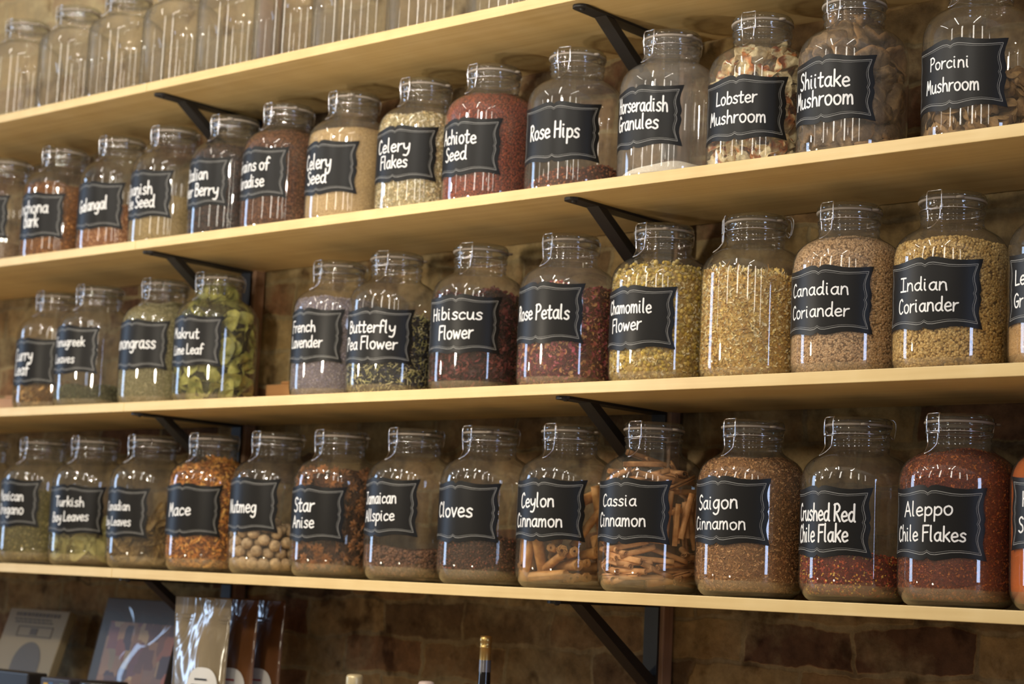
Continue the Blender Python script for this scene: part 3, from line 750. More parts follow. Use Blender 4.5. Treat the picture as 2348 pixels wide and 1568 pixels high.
class Fill:
    def __init__(s, z0, tx=0., ty=0., mound=0., wob=.003, seed=0):
        s.z0, s.tx, s.ty, s.m, s.w = z0, tx, ty, mound, wob
        r = np.random.default_rng(seed); s.k = r.uniform(20, 70, (5, 2)); s.p = r.uniform(0, 6.3, 5)
    def __call__(s, x, y):
        R_ = .0865
        z = s.z0 + s.tx * x / R_ + s.ty * y / R_ + s.m * (1 - (x * x + y * y) / R_ ** 2)
        for i in range(5): z = z + s.w * .45 * np.sin(s.k[i, 0] * x + s.k[i, 1] * y + s.p[i])
        return np.maximum(z, .0105)
BOT = .0098
def core_mesh(fill, gap=.001):
    """solid heap filling the jar up to the fill surface"""
    n, nz_, nr = 72, 22, 14; V = []; F = []
    th = np.linspace(0, 2 * PI, n, endpoint=False)
    def ring(r, z): return np.stack([r * np.sin(th), -r * np.cos(th), z], -1)
    top = fill(.084 * np.sin(th), -.084 * np.cos(th))
    rows_ = [ring(np.full(n, 1e-4), np.full(n, BOT)), ring(np.full(n, .05), np.full(n, BOT))]
    for t in np.linspace(0, 1, nz_):
        z = BOT + (top - BOT) * t; rows_.append(ring(r_in(z) - gap - (.0025 if t == 0 else 0), z))
    rt = r_in(top) - gap
    for q in np.linspace(1, 0, nr)[1:]:
        r = np.maximum(rt * q, 1e-4); rows_.append(ring(r, fill(r * np.sin(th), -r * np.cos(th))))
    V = np.concatenate(rows_); m_ = len(rows_); I = np.arange(m_ * n).reshape(m_, n); J = np.roll(I, -1, 1)
    return V, np.stack([I[:-1], J[:-1], J[1:], I[1:]], -1).reshape(-1, 4)

TH0, TH1 = math.radians(-115), math.radians(170)
def grains(fill, kinds, rg, d, cover=1.25, top_cover=1.2, depth=None, inset=.0004, free=.0):
    """kinds: list of (weight, template, size xyz (half sizes), colour list, colour jitter, orient) -> merged mesh arrays"""
    depth = d * .7 if depth is None else depth
    zmax = float(np.max(fill(.084 * np.sin(np.linspace(0, 6.28, 60)), -.084 * np.cos(np.linspace(0, 6.28, 60)))))
    A = (TH1 - TH0) * .086 * (zmax - BOT); N = int(A / (d * d) * cover)
    th = rg.uniform(TH0, TH1, N); z = rg.uniform(BOT + d * .3, zmax, N)
    zt = fill(.084 * np.sin(th), -.084 * np.cos(th)); k = z < zt; th, z = th[k], z[k]
    r = r_in(z) - d * .42 - inset - depth * rg.random(len(z)) ** 1.6
    P = np.stack([r * np.sin(th), -r * np.cos(th), z], -1); onw = np.ones(len(P), bool); TH_ = th
    Nt = int(PI * .0865 ** 2 / (d * d) * top_cover)
    q = np.sqrt(rg.random(Nt)); th2 = rg.uniform(0, 2 * PI, Nt)
    zt = fill(.083 * np.sin(th2), -.083 * np.cos(th2)); rr = q * (r_in(zt) - d * .5)
    x, y = rr * np.sin(th2), -rr * np.cos(th2)
    P2 = np.stack([x, y, fill(x, y) + rg.uniform(-.2, .45, Nt) * d + free * rg.random(Nt) ** 3], -1)
    P2 = P2[np.hypot(P2[:, 0], P2[:, 1]) < r_in(P2[:, 2]) - d * .45]
    P = np.concatenate([P, P2]); onw = np.concatenate([onw, np.zeros(len(P2), bool)]); TH_ = np.concatenate([TH_, np.zeros(len(P2))])
    w = np.array([k_[0] for k_ in kinds], float); ch = rg.choice(len(kinds), len(P), p=w / w.sum())
    Vs, Fs, Cs, off = [], [], [], 0
    for i, (wt, (tV, tF), size, cols, jit, orient) in enumerate(kinds):
        ids = np.where(ch == i)[0]; n = len(ids)
        if n == 0: continue
        if orient == 'any': Rm = rand_rot(n, rg)
        else:
            Rm = np.empty((n, 3, 3)); mw = onw[ids]
            if mw.any(): Rm[mw] = wall_rot(TH_[ids][mw], rg, orient)
            if (~mw).any(): Rm[~mw] = top_rot(int((~mw).sum()), rg, orient + .25)
        sc = np.array(size) * rg.uniform(.78, 1.18, (n, 1))
        V = np.einsum('nij,nkj->nki', Rm, tV[None] * sc[:, None, :]) + P[ids][:, None, :]
        # keep every piece inside the glass
        rad = np.hypot(V[..., 0], V[..., 1]); lim = r_in(np.clip(V[..., 2], .012, .27)) - .0002
        over = np.max(rad - lim, 1); over = np.maximum(over, 0)
        cr = np.maximum(np.hypot(P[ids][:, 0], P[ids][:, 1]), 1e-6)
        sh = np.zeros((n, 3)); sh[:, 0] = -P[ids][:, 0] / cr * over; sh[:, 1] = -P[ids][:, 1] / cr * over
        V = V + sh[:, None, :]
        V[..., 2] = np.maximum(V[..., 2], BOT - .0006)
        C = np.array(cols)[rg.integers(0, len(cols), n)] * rg.uniform(1 - jit, 1 + jit, (n, 1))
        Vs.append(V.reshape(-1, 3)); Cs.append(np.repeat(C, len(tV), 0))
        Fs.append((tF[None] + (np.arange(n) * len(tV))[:, None, None]).reshape(-1, 3) + off); off += n * len(tV)
    return np.concatenate(Vs), np.concatenate(Fs), np.concatenate(Cs)

def cl(*rgb): return [lin(*c) for c in rgb]
def stuff(id_, name, label, fill, core_cols, core_scale, kinds=None, d=.004, seed=1, bump=.6, **kw):
    """a heap of spice: one solid core with its loose surface pieces, one object"""
    rg = np.random.default_rng(seed)
    V, F = core_mesh(fill, .0012 if not kinds else max(d * .62, .0018))
    m = powder_mat(name + '_mass', core_cols if len(core_cols) > 1 else [tuple(v * .8 for v in core_cols[0]), core_cols[0]], core_scale, bump)
    me = mesh(name, V, F, True, np.tile(core_cols[0], (len(V), 1)))
    me.materials.append(m)
    if kinds:
        V2, F2, C2 = grains(fill, kinds, rg, d, **kw)
        tot = bpy.data.meshes.new(name)
        n1, n2 = len(V), len(V2); nl1, nl2 = F.size, F2.size
        tot.vertices.add(n1 + n2); tot.vertices.foreach_set('co', np.concatenate([V, V2]).astype(np.float32).ravel())
        tot.loops.add(nl1 + nl2); tot.loops.foreach_set('vertex_index', np.concatenate([F.ravel(), F2.ravel() + n1]).astype(np.int32))
        tot.polygons.add(len(F) + len(F2))
        tot.polygons.foreach_set('loop_start', np.concatenate([np.arange(0, nl1, 4), nl1 + np.arange(0, nl2, 3)]).astype(np.int32))
        tot.polygons.foreach_set('loop_total', np.concatenate([np.full(len(F), 4), np.full(len(F2), 3)]).astype(np.int32))
        tot.update(calc_edges=True)
        tot.polygons.foreach_set('use_smooth', np.ones(len(tot.polygons), dtype=bool))
        tot.materials.append(m); tot.materials.append(M_GRAIN)
        tot.polygons.foreach_set('material_index', np.concatenate([np.zeros(len(F)), np.ones(len(F2))]).astype(np.int32))
        a = tot.color_attributes.new('Col', 'FLOAT_COLOR', 'POINT'); c4 = np.ones((n1 + n2, 4), np.float32)
        c4[:n1, :3] = core_cols[0]; c4[n1:, :3] = C2; a.data.foreach_set('color', c4.ravel())
        bpy.data.meshes.remove(me); me = tot
    o = link(name, me, None, loc=POS[id_])
    return tag(o, label, 'spice', None, 'stuff')

mm = .001
# ---- second shelf
stuff('B1', 'bark_powder', 'grey-brown ground bark in the jar cut by the left frame edge', Fill(.075, wob=.004, seed=1), cl((120, 98, 76), (150, 122, 92), (100, 80, 62)), 420)
stuff('B2', 'cinchona_bark', 'orange-brown bark chips filling the jar lettered Cinchona Bark', Fill(.190, .0, .0, .006, seed=2), cl((128, 80, 36)), 300,
      [(1, FLAKE, (3.2 * mm, 3 * mm, 2 * mm), cl((168, 108, 52), (146, 90, 42), (190, 130, 66), (112, 68, 34)), .15, .7)], d=.0045, seed=2)
stuff('B3', 'galangal_root', 'pale reddish chopped root half filling the jar lettered Galangal', Fill(.118, .0, .0, .004, seed=3), cl((150, 96, 60)), 300,
      [(1, FLAKE, (3 * mm, 3 * mm, 2 * mm), cl((204, 152, 106), (184, 130, 86), (220, 174, 128), (152, 100, 62)), .12, .8)], d=.0042, seed=3)
stuff('B4', 'anise_seed', 'greenish tan seed half filling the jar lettered Spanish Anise Seed', Fill(.118, .004, .0, .004, .002, seed=4), cl((158, 136, 92), (176, 152, 106), (132, 112, 76), (150, 130, 84)), 520)
stuff('B5', 'juniper_berries', 'black-purple dried berries in the jar lettered Italian Juniper Berry', Fill(.205, .0, .0, .008, seed=5), cl((40, 30, 32)), 160,
      [(1, I1, (3.7 * mm, 3.7 * mm, 3.5 * mm), cl((48, 34, 38), (58, 40, 38), (38, 28, 34), (76, 50, 42)), .2, 'any')], d=.0068, cover=2.0, depth=.003, seed=5)
stuff('B6', 'paradise_grains', 'red-brown tiny seeds filling the jar lettered Grains of Paradise', Fill(.222, .0, .0, .006, .002, seed=6), cl((86, 52, 34), (66, 40, 28)), 380,
      [(1, I0, (1.9 * mm, 1.6 * mm, 1.6 * mm), cl((120, 74, 48), (98, 58, 38), (142, 92, 60), (80, 48, 34)), .15, 'any')], d=.0031, cover=1.7, seed=6)
stuff('B7', 'celery_seed', 'fine tan seed filling the jar lettered Celery Seed', Fill(.200, .004, .0, .004, .002, seed=7), cl((196, 166, 116), (210, 180, 128), (180, 150, 104), (170, 140, 96)), 640, bump=.4)
stuff('B8', 'celery_flakes', 'cream and pale green flakes filling the jar lettered Celery Flakes', Fill(.203, .0, .0, .008, .004, seed=8), cl((190, 174, 128)), 260,
      [(1, FLAKE, (3.6 * mm, 3.6 * mm, 1.8 * mm), cl((250, 240, 206), (240, 228, 184), (222, 208, 160), (252, 246, 222), (186, 170, 120), (226, 200, 146)), .1, .9),
       (.35, ROD, (2.6 * mm, 1.4 * mm, 1.4 * mm), cl((228, 212, 160), (190, 172, 110)), .1, 'any')], d=.0042, cover=2.0, depth=.0016, seed=8)
stuff('B9', 'achiote_seed', 'brick-red seed filling the jar lettered Achiote Seed', Fill(.220, .0, .0, .006, .002, seed=9), cl((104, 40, 26)), 330,
      [(1, I0, (2.3 * mm, 1.7 * mm, 1.7 * mm), cl((158, 66, 38), (138, 52, 30), (178, 84, 48), (112, 42, 26), (150, 62, 42)), .14, 'any')], d=.0037, cover=2.3, depth=.0014, seed=9)
stuff('B10', 'rose_hips', 'dark red-brown crushed rose hips low in the jar lettered Rose Hips', Fill(.044, .020, .0, .004, .003, seed=10), cl((84, 40, 24)), 220,
      [(1, I0, (2.9 * mm, 2.2 * mm, 2 * mm), cl((132, 62, 34), (108, 48, 28), (160, 84, 46), (84, 38, 26), (176, 112, 70)), .2, 'any')], d=.0046, seed=10)
stuff('B11', 'horseradish_granules', 'thin layer of white granules in the jar lettered Horseradish Granules', Fill(.030, .012, -.006, .0, .002, seed=11), cl((248, 240, 222), (252, 246, 232), (240, 230, 208)), 620, bump=.4)
stuff('B14', 'porcini_crumbs', 'dark crumbs beneath the mushroom slices in the jar lettered Porcini Mushroom', Fill(.040, .016, .016, .0, .004, seed=12), cl((96, 70, 42), (126, 96, 60), (70, 50, 32)), 200)
# ---- third shelf
stuff('C1', 'curry_leaves', 'yellow-brown dried leaves in the bottom of the jar lettered Curry Leaf', Fill(.066, .0, .0, .004, .005, seed=13), cl((104, 74, 40)), 160,
      [(1, PETAL, (8 * mm, 6 * mm, 3.5 * mm), cl((176, 136, 78), (150, 112, 62), (196, 156, 96), (124, 96, 52)), .15, .7)], d=.009, cover=1.3, seed=13)
stuff('C2', 'fenugreek_leaves', 'shallow heap of grey-green leaves in the jar lettered Fenugreek Leaves', Fill(.048, .004, .0, .010, .005, seed=14), cl((70, 70, 46)), 260,
      [(1, FLAKE, (3 * mm, 2.4 * mm, 2 * mm), cl((104, 104, 72), (84, 88, 58), (120, 116, 84)), .15, .9)], d=.0042, seed=14)
stuff('C3', 'lemongrass', 'grey-green cut grass filling the jar lettered Lemongrass', Fill(.226, .0, .0, .006, .003, seed=15), cl((124, 116, 80)), 260,
      [(1, ROD, (3.6 * mm, 1.2 * mm, 1.2 * mm), cl((178, 170, 128), (158, 150, 108), (196, 188, 148), (140, 136, 96)), .12, 'any')], d=.0036, cover=1.35, seed=15)
stuff('C5', 'lavender_buds', 'grey-lilac buds filling the jar lettered French Lavender', Fill(.204, .0, .0, .006, .002, seed=16), cl((122, 112, 118)), 300,
      [(1, BUD, (2.6 * mm, 1.7 * mm, 1.7 * mm), cl((176, 168, 184), (150, 146, 172), (198, 190, 190), (164, 150, 142), (134, 130, 156)), .12, 'any')], d=.0034, cover=1.35, seed=16)
stuff('C6', 'butterfly_pea_flowers', 'curled blue-black and cream blossoms in the jar lettered Butterfly Pea Flower', Fill(.138, .018, .0, .0, .005, seed=17), cl((36, 40, 46)), 160,
      [(.62, POD, (7.0 * mm, 3.0 * mm, 3.0 * mm), cl((226, 218, 158), (204, 198, 132), (240, 232, 186), (176, 176, 118)), .12, .9),
       (.52, PETAL, (7.5 * mm, 5.5 * mm, 4 * mm), cl((40, 48, 70), (52, 58, 84), (36, 42, 50), (62, 66, 60)), .2, .8)], d=.0062, cover=2.0, depth=.003, seed=17)
stuff('C7', 'hibiscus_flowers', 'dark maroon curled petals in the jar lettered Hibiscus Flower', Fill(.180, .006, .0, .006, .006, seed=18), cl((50, 20, 22)), 140,
      [(1, PETAL, (9.5 * mm, 7 * mm, 5.5 * mm), cl((104, 40, 42), (70, 28, 30), (112, 44, 44), (58, 26, 26), (130, 62, 52)), .2, .9),
       (.4, STRAP, (8 * mm, 12 * mm, 5 * mm), cl((120, 50, 50), (84, 36, 34)), .2, 'any')], d=.0080, cover=2.2, depth=.005, seed=18)
stuff('C8', 'rose_petals', 'crumpled crimson and yellowish petals in the jar lettered Rose Petals', Fill(.180, .004, .0, .004, .006, seed=19), cl((96, 36, 40)), 160,
      [(1, PETAL, (5.2 * mm, 4.6 * mm, 3 * mm), cl((178, 66, 92), (152, 50, 66), (200, 104, 118), (208, 146, 96), (126, 40, 50), (216, 166, 112), (164, 72, 64)), .15, .8)], d=.0056, cover=1.6, seed=19)
stuff('C9', 'chamomile_flowers', 'yellow-green flower heads with crumbs below in the jar lettered Chamomile Flower', Fill(.197, .006, .0, .006, .004, seed=20), cl((176, 144, 76), (200, 168, 100)), 320,
      [(.42, I1, (3.8 * mm, 3.8 * mm, 3.0 * mm), cl((214, 186, 86), (196, 166, 66), (226, 202, 120), (172, 150, 76)), .14, 'any'),
       (.60, PETAL, (4.4 * mm, 3.6 * mm, 2.6 * mm), cl((246, 232, 186), (230, 212, 156), (208, 190, 126), (250, 242, 210)), .1, .9),
       (.05, ROD, (9 * mm, .9 * mm, .9 * mm), cl((196, 168, 84), (168, 150, 76)), .1, .6)], d=.0066, cover=2.0, depth=.003, free=.012, seed=20)
stuff('C10', 'calendula_petals', 'straw-yellow shredded petals filling the unlabelled third-shelf jar', Fill(.178, -.010, .0, .004, .005, seed=21), cl((224, 186, 112)), 200,
      [(1, STRAP, (9.0 * mm, 10 * mm, 9 * mm), cl((254, 236, 168), (250, 222, 136), (254, 242, 196), (238, 196, 104), (252, 234, 180), (214, 172, 106)), .12, .9),
       (.10, PETAL, (4.5 * mm, 3.5 * mm, 2.5 * mm), cl((246, 230, 184), (214, 172, 104)), 1.0 * .1, .9)], d=.0058, cover=2.6, depth=.0022, free=.010, seed=21)
stuff('C11', 'canadian_coriander_seed', 'pinkish tan round seed filling the jar lettered Canadian Coriander', Fill(.222, .0, .0, .006, .002, seed=22), cl((132, 102, 68)), 300,
      [(1, I1, (2.05 * mm, 2.05 * mm, 1.95 * mm), cl((208, 172, 128), (194, 158, 114), (220, 186, 142), (180, 144, 102)), .10, 'any')], d=.0039, cover=2.6, depth=.0016, seed=22)
stuff('C12', 'indian_coriander_seed', 'golden tan round seed filling the jar lettered Indian Coriander', Fill(.203, .0, .0, .006, .002, seed=23), cl((128, 98, 52)), 260,
      [(1, I1, (2.6 * mm, 2.3 * mm, 2.3 * mm), cl((214, 180, 110), (200, 166, 96), (226, 194, 126), (186, 150, 84)), .10, 'any')], d=.0046, cover=2.6, depth=.0018, seed=23)
stuff('C13', 'sandy_granules', 'sand-coloured granules in the jar cut by the right frame edge, third shelf', Fill(.082, .0, .0, .003, .002, seed=24), cl((196, 152, 96), (212, 170, 114), (176, 134, 82), (204, 160, 100)), 460)
# ---- bottom shelf
stuff('D0', 'green_herb', 'olive green herb in the sliver of jar at the left frame edge', Fill(.150, seed=25), cl((126, 116, 58), (104, 98, 48)), 240)
stuff('D1', 'oregano', 'olive green crumbled leaves in the jar lettered Mexican Oregano', Fill(.160, .0, .0, .004, .003, seed=26), cl((96, 88, 44)), 260,
      [(1, FLAKE, (2.6 * mm, 2.4 * mm, 1.4 * mm), cl((142, 130, 74), (122, 114, 62), (160, 146, 88), (104, 98, 54)), .14, .8)], d=.0038, seed=26)
stuff('D4', 'mace_blades', 'orange-brown shredded blades filling the jar lettered Mace', Fill(.208, .012, .0, .006, .007, seed=27), cl((124, 70, 24)), 140,
      [(1, PETAL, (11 * mm, 6.5 * mm, 5 * mm), cl((222, 156, 66), (204, 132, 50), (232, 176, 86), (176, 108, 40)), .14, .9),
       (.8, STRAP, (12 * mm, 20 * mm, 6 * mm), cl((228, 164, 72), (196, 126, 50)), .14, .9)], d=.0085, cover=2.2, depth=.004, free=.014, seed=27)
stuff('D6', 'star_anise_crumbs', 'rust-brown broken pieces behind the stars in the jar lettered Star Anise', Fill(.206, .0, .0, .004, .005, seed=28), cl((60, 34, 20), (84, 48, 26), (46, 26, 16)), 150)
stuff('D7', 'allspice_berries', 'small round brown berries low in the jar lettered Jamaican Allspice', Fill(.057, -.004, .0, .002, .002, seed=29), cl((60, 40, 28)), 200,
      [(1, I1, (3.0 * mm, 3.0 * mm, 2.8 * mm), cl((118, 80, 58), (102, 68, 48), (134, 94, 68), (88, 58, 42)), .15, 'any')], d=.0055, cover=2.2, depth=.002, seed=29)
stuff('D8', 'cloves', 'dark brown dried buds low in the jar lettered Cloves', Fill(.078, .006, .0, .002, .003, seed=30), cl((56, 34, 24)), 220,
      [(1, CLOVE, (4.6 * mm, 2.2 * mm, 2.2 * mm), cl((104, 66, 46), (84, 52, 38), (122, 78, 54), (70, 44, 34)), .15, 'any'),
       (.12, I0, (1.8 * mm, 1.8 * mm, 1.8 * mm), cl((170, 92, 62), (150, 80, 60)), .15, 'any')], d=.0046, cover=1.5, seed=30)
stuff('D11', 'cinnamon_granules', 'brown cracked cinnamon granules filling the jar lettered Saigon Cinnamon', Fill(.216, .0, .0, .006, .002, seed=31), cl((150, 106, 62)), 330,
      [(1, FLAKE, (2.6 * mm, 2.1 * mm, 1.2 * mm), cl((206, 154, 98), (188, 134, 80), (220, 172, 114), (158, 108, 64)), .12, .9)], d=.0030, cover=1.45, seed=31)
stuff('D12', 'crushed_chile', 'red flakes with yellow seeds low in the jar lettered Crushed Red Chile Flake', Fill(.074, -.014, .0, .002, .002, seed=32), cl((110, 34, 12)), 300,
      [(.72, FLAKE, (3.1 * mm, 2.6 * mm, 1.4 * mm), cl((176, 66, 22), (150, 44, 18), (196, 84, 34), (124, 36, 16)), .15, .9),
       (.28, I0, (2.1 * mm, 1.8 * mm, .7 * mm), cl((240, 190, 72), (228, 166, 52), (246, 206, 104)), .08, .6)], d=.0040, cover=1.6, seed=32)
stuff('D13', 'aleppo_chile', 'deep red flakes filling the jar lettered Aleppo Chile Flakes', Fill(.224, .0, .0, .006, .002, seed=33), cl((112, 40, 18)), 420,
      [(1, FLAKE, (2.0 * mm, 1.7 * mm, 1.0 * mm), cl((150, 62, 18), (130, 48, 12), (174, 82, 26), (96, 32, 10), (190, 104, 32)), .14, .9)], d=.0028, cover=1.4, seed=33)
stuff('D14', 'orange_powder', 'bright orange ground spice in the jar cut by the right frame edge', Fill(.222, .0, .0, .004, .001, seed=34), cl((192, 90, 0), (184, 84, 0), (198, 96, 0)), 900, bump=.15)

# ------------------------------------------------------------------ pieces one can count
def put(name, me, mat, id_, p, R3, label, group, cat, sc=1.0):
    o = bpy.data.objects.new(name, me); COL.objects.link(o)
    if not me.materials: me.materials.append(mat)
    M = Matrix(((R3[0][0] * sc, R3[0][1] * sc, R3[0][2] * sc, POS[id_][0] + p[0]), (R3[1][0] * sc, R3[1][1] * sc, R3[1][2] * sc, POS[id_][1] + p[1]),
                (R3[2][0] * sc, R3[2][1] * sc, R3[2][2] * sc, POS[id_][2] + p[2]), (0, 0, 0, 1)))
    o.matrix_world = M
    return tag(o, label, cat, group)
def frame(n, up):
    n = np.array(n, float); n /= np.linalg.norm(n); a = np.array(up, float); a = a - n * a.dot(n); a /= np.linalg.norm(a)
    return np.stack([a, np.cross(n, a), n], -1)          # columns x,y,z with z = n
def extent(me):
    co = np.empty(len(me.vertices) * 3, np.float32); me.vertices.foreach_get('co', co); return co.reshape(-1, 3)
def fit(me, R3, p, sc=1.0):
    """push a piece inwards until all of it is inside the glass"""
    V = extent(me) @ np.asarray(R3).T * sc; p = np.array(p, float)
    for _ in range(3):
        Q = V + p; over = np.max(np.hypot(Q[:, 0], Q[:, 1]) - (r_in(np.clip(Q[:, 2], .012, .268)) - .0004))
        low = BOT - np.min(Q[:, 2])
        if low > 0: p[2] += low
        if over > 0:
            k = max(np.hypot(p[0], p[1]), 1e-6); p[0] -= p[0] / k * min(over, k); p[1] -= p[1] / k * min(over, k)
    return p

# nutmegs: settle balls in the jar, keep the ones against the glass and on top
rg = np.random.default_rng(5)
NN, rr = 145, .0128
P = np.stack([rg.uniform(-.06, .06, NN), rg.uniform(-.06, .06, NN), rg.uniform(.02, .26, NN)], -1)
for it in range(700):
    P[:, 2] -= .0006 if it < 600 else .0001
    D = P[:, None] - P[None]; dist = np.linalg.norm(D, axis=-1) + np.eye(NN) * 9
    o_ = np.maximum(2 * rr - dist, 0); P += np.einsum('ijk,ij->ik', D / dist[..., None], o_) * .45
    q = np.hypot(P[:, 0], P[:, 1]); lim = r_in(P[:, 2]) - rr - .0004; k = q > lim
    P[k, 0] *= lim[k] / q[k]; P[k, 1] *= lim[k] / q[k]; P[:, 2] = np.maximum(P[:, 2], BOT + rr)
def nutmeg_mesh(seed):
    r_ = np.random.default_rng(seed); V, F = I2[0].copy(), I2[1]
    kk = r_.uniform(2, 7, (6, 3)); pp = r_.uniform(0, 6.3, 6)
    V = V * (1 + .025 * np.sin(V @ kk.T * 1.6 + pp).sum(1, keepdims=True) / 2)
    return mesh('nutmeg', V * [.0130, .0114, .0114], F)
def flat_mat(name, c0, c1, sc, rough=.6, bump=.3):
    m, n, l, p, o = new_mat(name); tc = n.new('ShaderNodeTexCoord'); nz = n.new('ShaderNodeTexNoise'); nz.inputs['Scale'].default_value = sc; nz.inputs['Detail'].default_value = 5
    oi = n.new('ShaderNodeObjectInfo'); va = n.new('ShaderNodeVectorMath'); va.operation = 'ADD'
    l.new(tc.outputs['Object'], va.inputs[0]); l.new(oi.outputs['Random'], va.inputs[1]); l.new(va.outputs[0], nz.inputs['Vector'])
    c = ramp(n, l, nz.outputs['Fac'], [(.32, c0), (.68, c1)])
    hs = n.new('ShaderNodeHueSaturation'); l.new(c, hs.inputs['Color'])
    l.new(math_node(n, l, 'ADD', math_node(n, l, 'MULTIPLY', oi.outputs['Random'], .4), .8), hs.inputs['Value'])
    l.new(hs.outputs[0], p.inputs['Base Color']); p.inputs['Roughness'].default_value = rough; p.inputs['Specular IOR Level'].default_value = .3
    bp = n.new('ShaderNodeBump'); bp.inputs['Strength'].default_value = bump; bp.inputs['Distance'].default_value = .002; l.new(nz.outputs['Fac'], bp.inputs['Height']); l.new(bp.outputs[0], p.inputs['Normal'])
    return m
M_NUT = flat_mat('nutmeg_shell', lin(150, 122, 88), lin(200, 172, 132), 130)
NM = [nutmeg_mesh(k) for k in range(4)]
qq = np.hypot(P[:, 0], P[:, 1])
for i in range(NN):
    if qq[i] < .048 and P[i, 2] < .075: continue
    put('nutmeg', NM[i % 4], M_NUT, 'D5', P[i], rand_rot(1, rg)[0], 'round tan nutmeg in the jar lettered Nutmeg', 'nutmegs in the jar', 'nutmeg')

# rolled cinnamon quills
def quill_mesh(name, L, rad, turns, double, seed):
    r_ = np.random.default_rng(seed); n = 30; t = np.linspace(0, 1, n)
    prof = []
    if double:                                             # two scrolls rolled towards each other
        a = np.linspace(turns * 2 * PI, 0, n); rr_ = rad * .5 * (.35 + .65 * (1 - a / a[0]))
        left = np.stack([-rad * .52 + rr_ * np.cos(a + PI / 2), rr_ * np.sin(a + PI / 2)], -1)
        prof = np.concatenate([left, (left * [-1, 1])[::-1]])
    else:
        a = np.linspace(0, turns * 2 * PI, n); rr_ = rad * (.30 + .70 * a / a[-1]); prof = np.stack([rr_ * np.cos(a), rr_ * np.sin(a)], -1)
    T = np.gradient(prof, axis=0); T /= np.maximum(np.linalg.norm(T, axis=1, keepdims=True), 1e-9); N = np.stack([-T[:, 1], T[:, 0]], -1)
    th_ = .00075; ring = np.concatenate([prof + N * th_ / 2, (prof - N * th_ / 2)[::-1]]); k = len(ring); m_ = 7
    V = []; b0 = r_.uniform(-.02, .02)
    for s_ in np.linspace(-.5, .5, m_):
        w = 1 + r_.normal(0, .025); V.append(np.stack([np.full(k, s_ * L), ring[:, 0] * w + b0 * L * (s_ * s_) * 2, ring[:, 1] * w], -1))
    V = np.concatenate(V); F = [[j * k + i, j * k + (i + 1) % k, (j + 1) * k + (i + 1) % k, (j + 1) * k + i] for j in range(m_ - 1) for i in range(k)]
    h = k // 2
    for e in (0, (m_ - 1) * k):
        F += [[e + i, e + i + 1, e + k - 2 - i, e + k - 1 - i] for i in range(h - 1)]
    return mesh(name, V, F)
M_CASS = flat_mat('cassia_bark', lin(176, 118, 68), lin(222, 168, 110), 60, .6, .4)
M_CEY = flat_mat('ceylon_bark', lin(164, 112, 58), lin(212, 160, 94), 50, .6, .4)
CQ = [quill_mesh('cassia_stick', L, r_, 1.4, dbl, k) for k, (L, r_, dbl) in enumerate(((.074, .0052, True), (.066, .0048, True), (.080, .0056, False), (.070, .0046, True), (.060, .0060, False)))]
YQ = [quill_mesh('ceylon_quill', L, r_, tn, False, 20 + k) for k, (L, r_, tn) in enumerate(((.090, .0090, 4.2), (.080, .0078, 3.8), (.100, .0100, 4.6)))]
def stick(name, M_, mat, id_, th, z, r, axis, label, group, k, sc=1.0):
    """axis given as (tangent, up, radial) components at azimuth th"""
    et = np.array([math.cos(th), math.sin(th), 0]); er = np.array([math.sin(th), -math.cos(th), 0]); ez = np.array([0, 0, 1.])
    ax = et * axis[0] + ez * axis[1] + er * axis[2]; ax /= np.linalg.norm(ax)
    ref = er + rg.normal(0, .6, 3); R3 = frame(ref - ax * ref.dot(ax), ax)       # x column along the stick
    p = fit(M_[k], R3, er * r + ez * z, sc)
    return put(name, M_[k], mat, id_, p, R3, label, group, 'cinnamon stick', sc)
lab = 'rolled brown cassia stick in the jar lettered Cassia Cinnamon'; gr = 'cassia sticks in the jar'
for lay in range(11):                                       # lying round the lower half
    for j in range(7):
        th = math.radians(-112 + 40 * j + (lay % 2) * 20) + rg.normal(0, .10)
        if lay > 5 and th > math.radians(48): continue
        stick('cassia_stick', CQ, M_CASS, 'D10', th, .017 + lay * .0098 + rg.normal(0, .0015), .080 - .010 * (lay % 2), (1, rg.normal(0, .20), rg.normal(0, .15)), lab, gr, rg.integers(5))
for j in range(17):                                         # standing on the right
    th = math.radians(52 + 7.4 * j) + rg.normal(0, .03)
    stick('cassia_stick', CQ, M_CASS, 'D10', th, .128 + rg.normal(0, .008), .079 - .006 * (j % 2), (rg.normal(0, .18), 1, rg.normal(.0, .08)), lab, gr, rg.integers(5))
for j in range(20):                                         # tossed on top
    th = math.radians(rg.uniform(-110, 160))
    stick('cassia_stick', CQ, M_CASS, 'D10', th, .178 + rg.uniform(-.012, .050), rg.uniform(.030, .062), (1, rg.normal(.1, .30), rg.normal(0, .6)), lab, gr, rg.integers(5), .95)
for j in range(12):
    th = math.radians(-112 + 15 * j)
    stick('cassia_stick', CQ, M_CASS, 'D10', th, .150 + rg.uniform(-.02, .02), .076, (1, rg.normal(0, .35), rg.normal(0, .2)), lab, gr, rg.integers(5))
lab = 'thick many-layered quill in the jar lettered Ceylon Cinnamon'; gr = 'ceylon cinnamon quills in the jar'
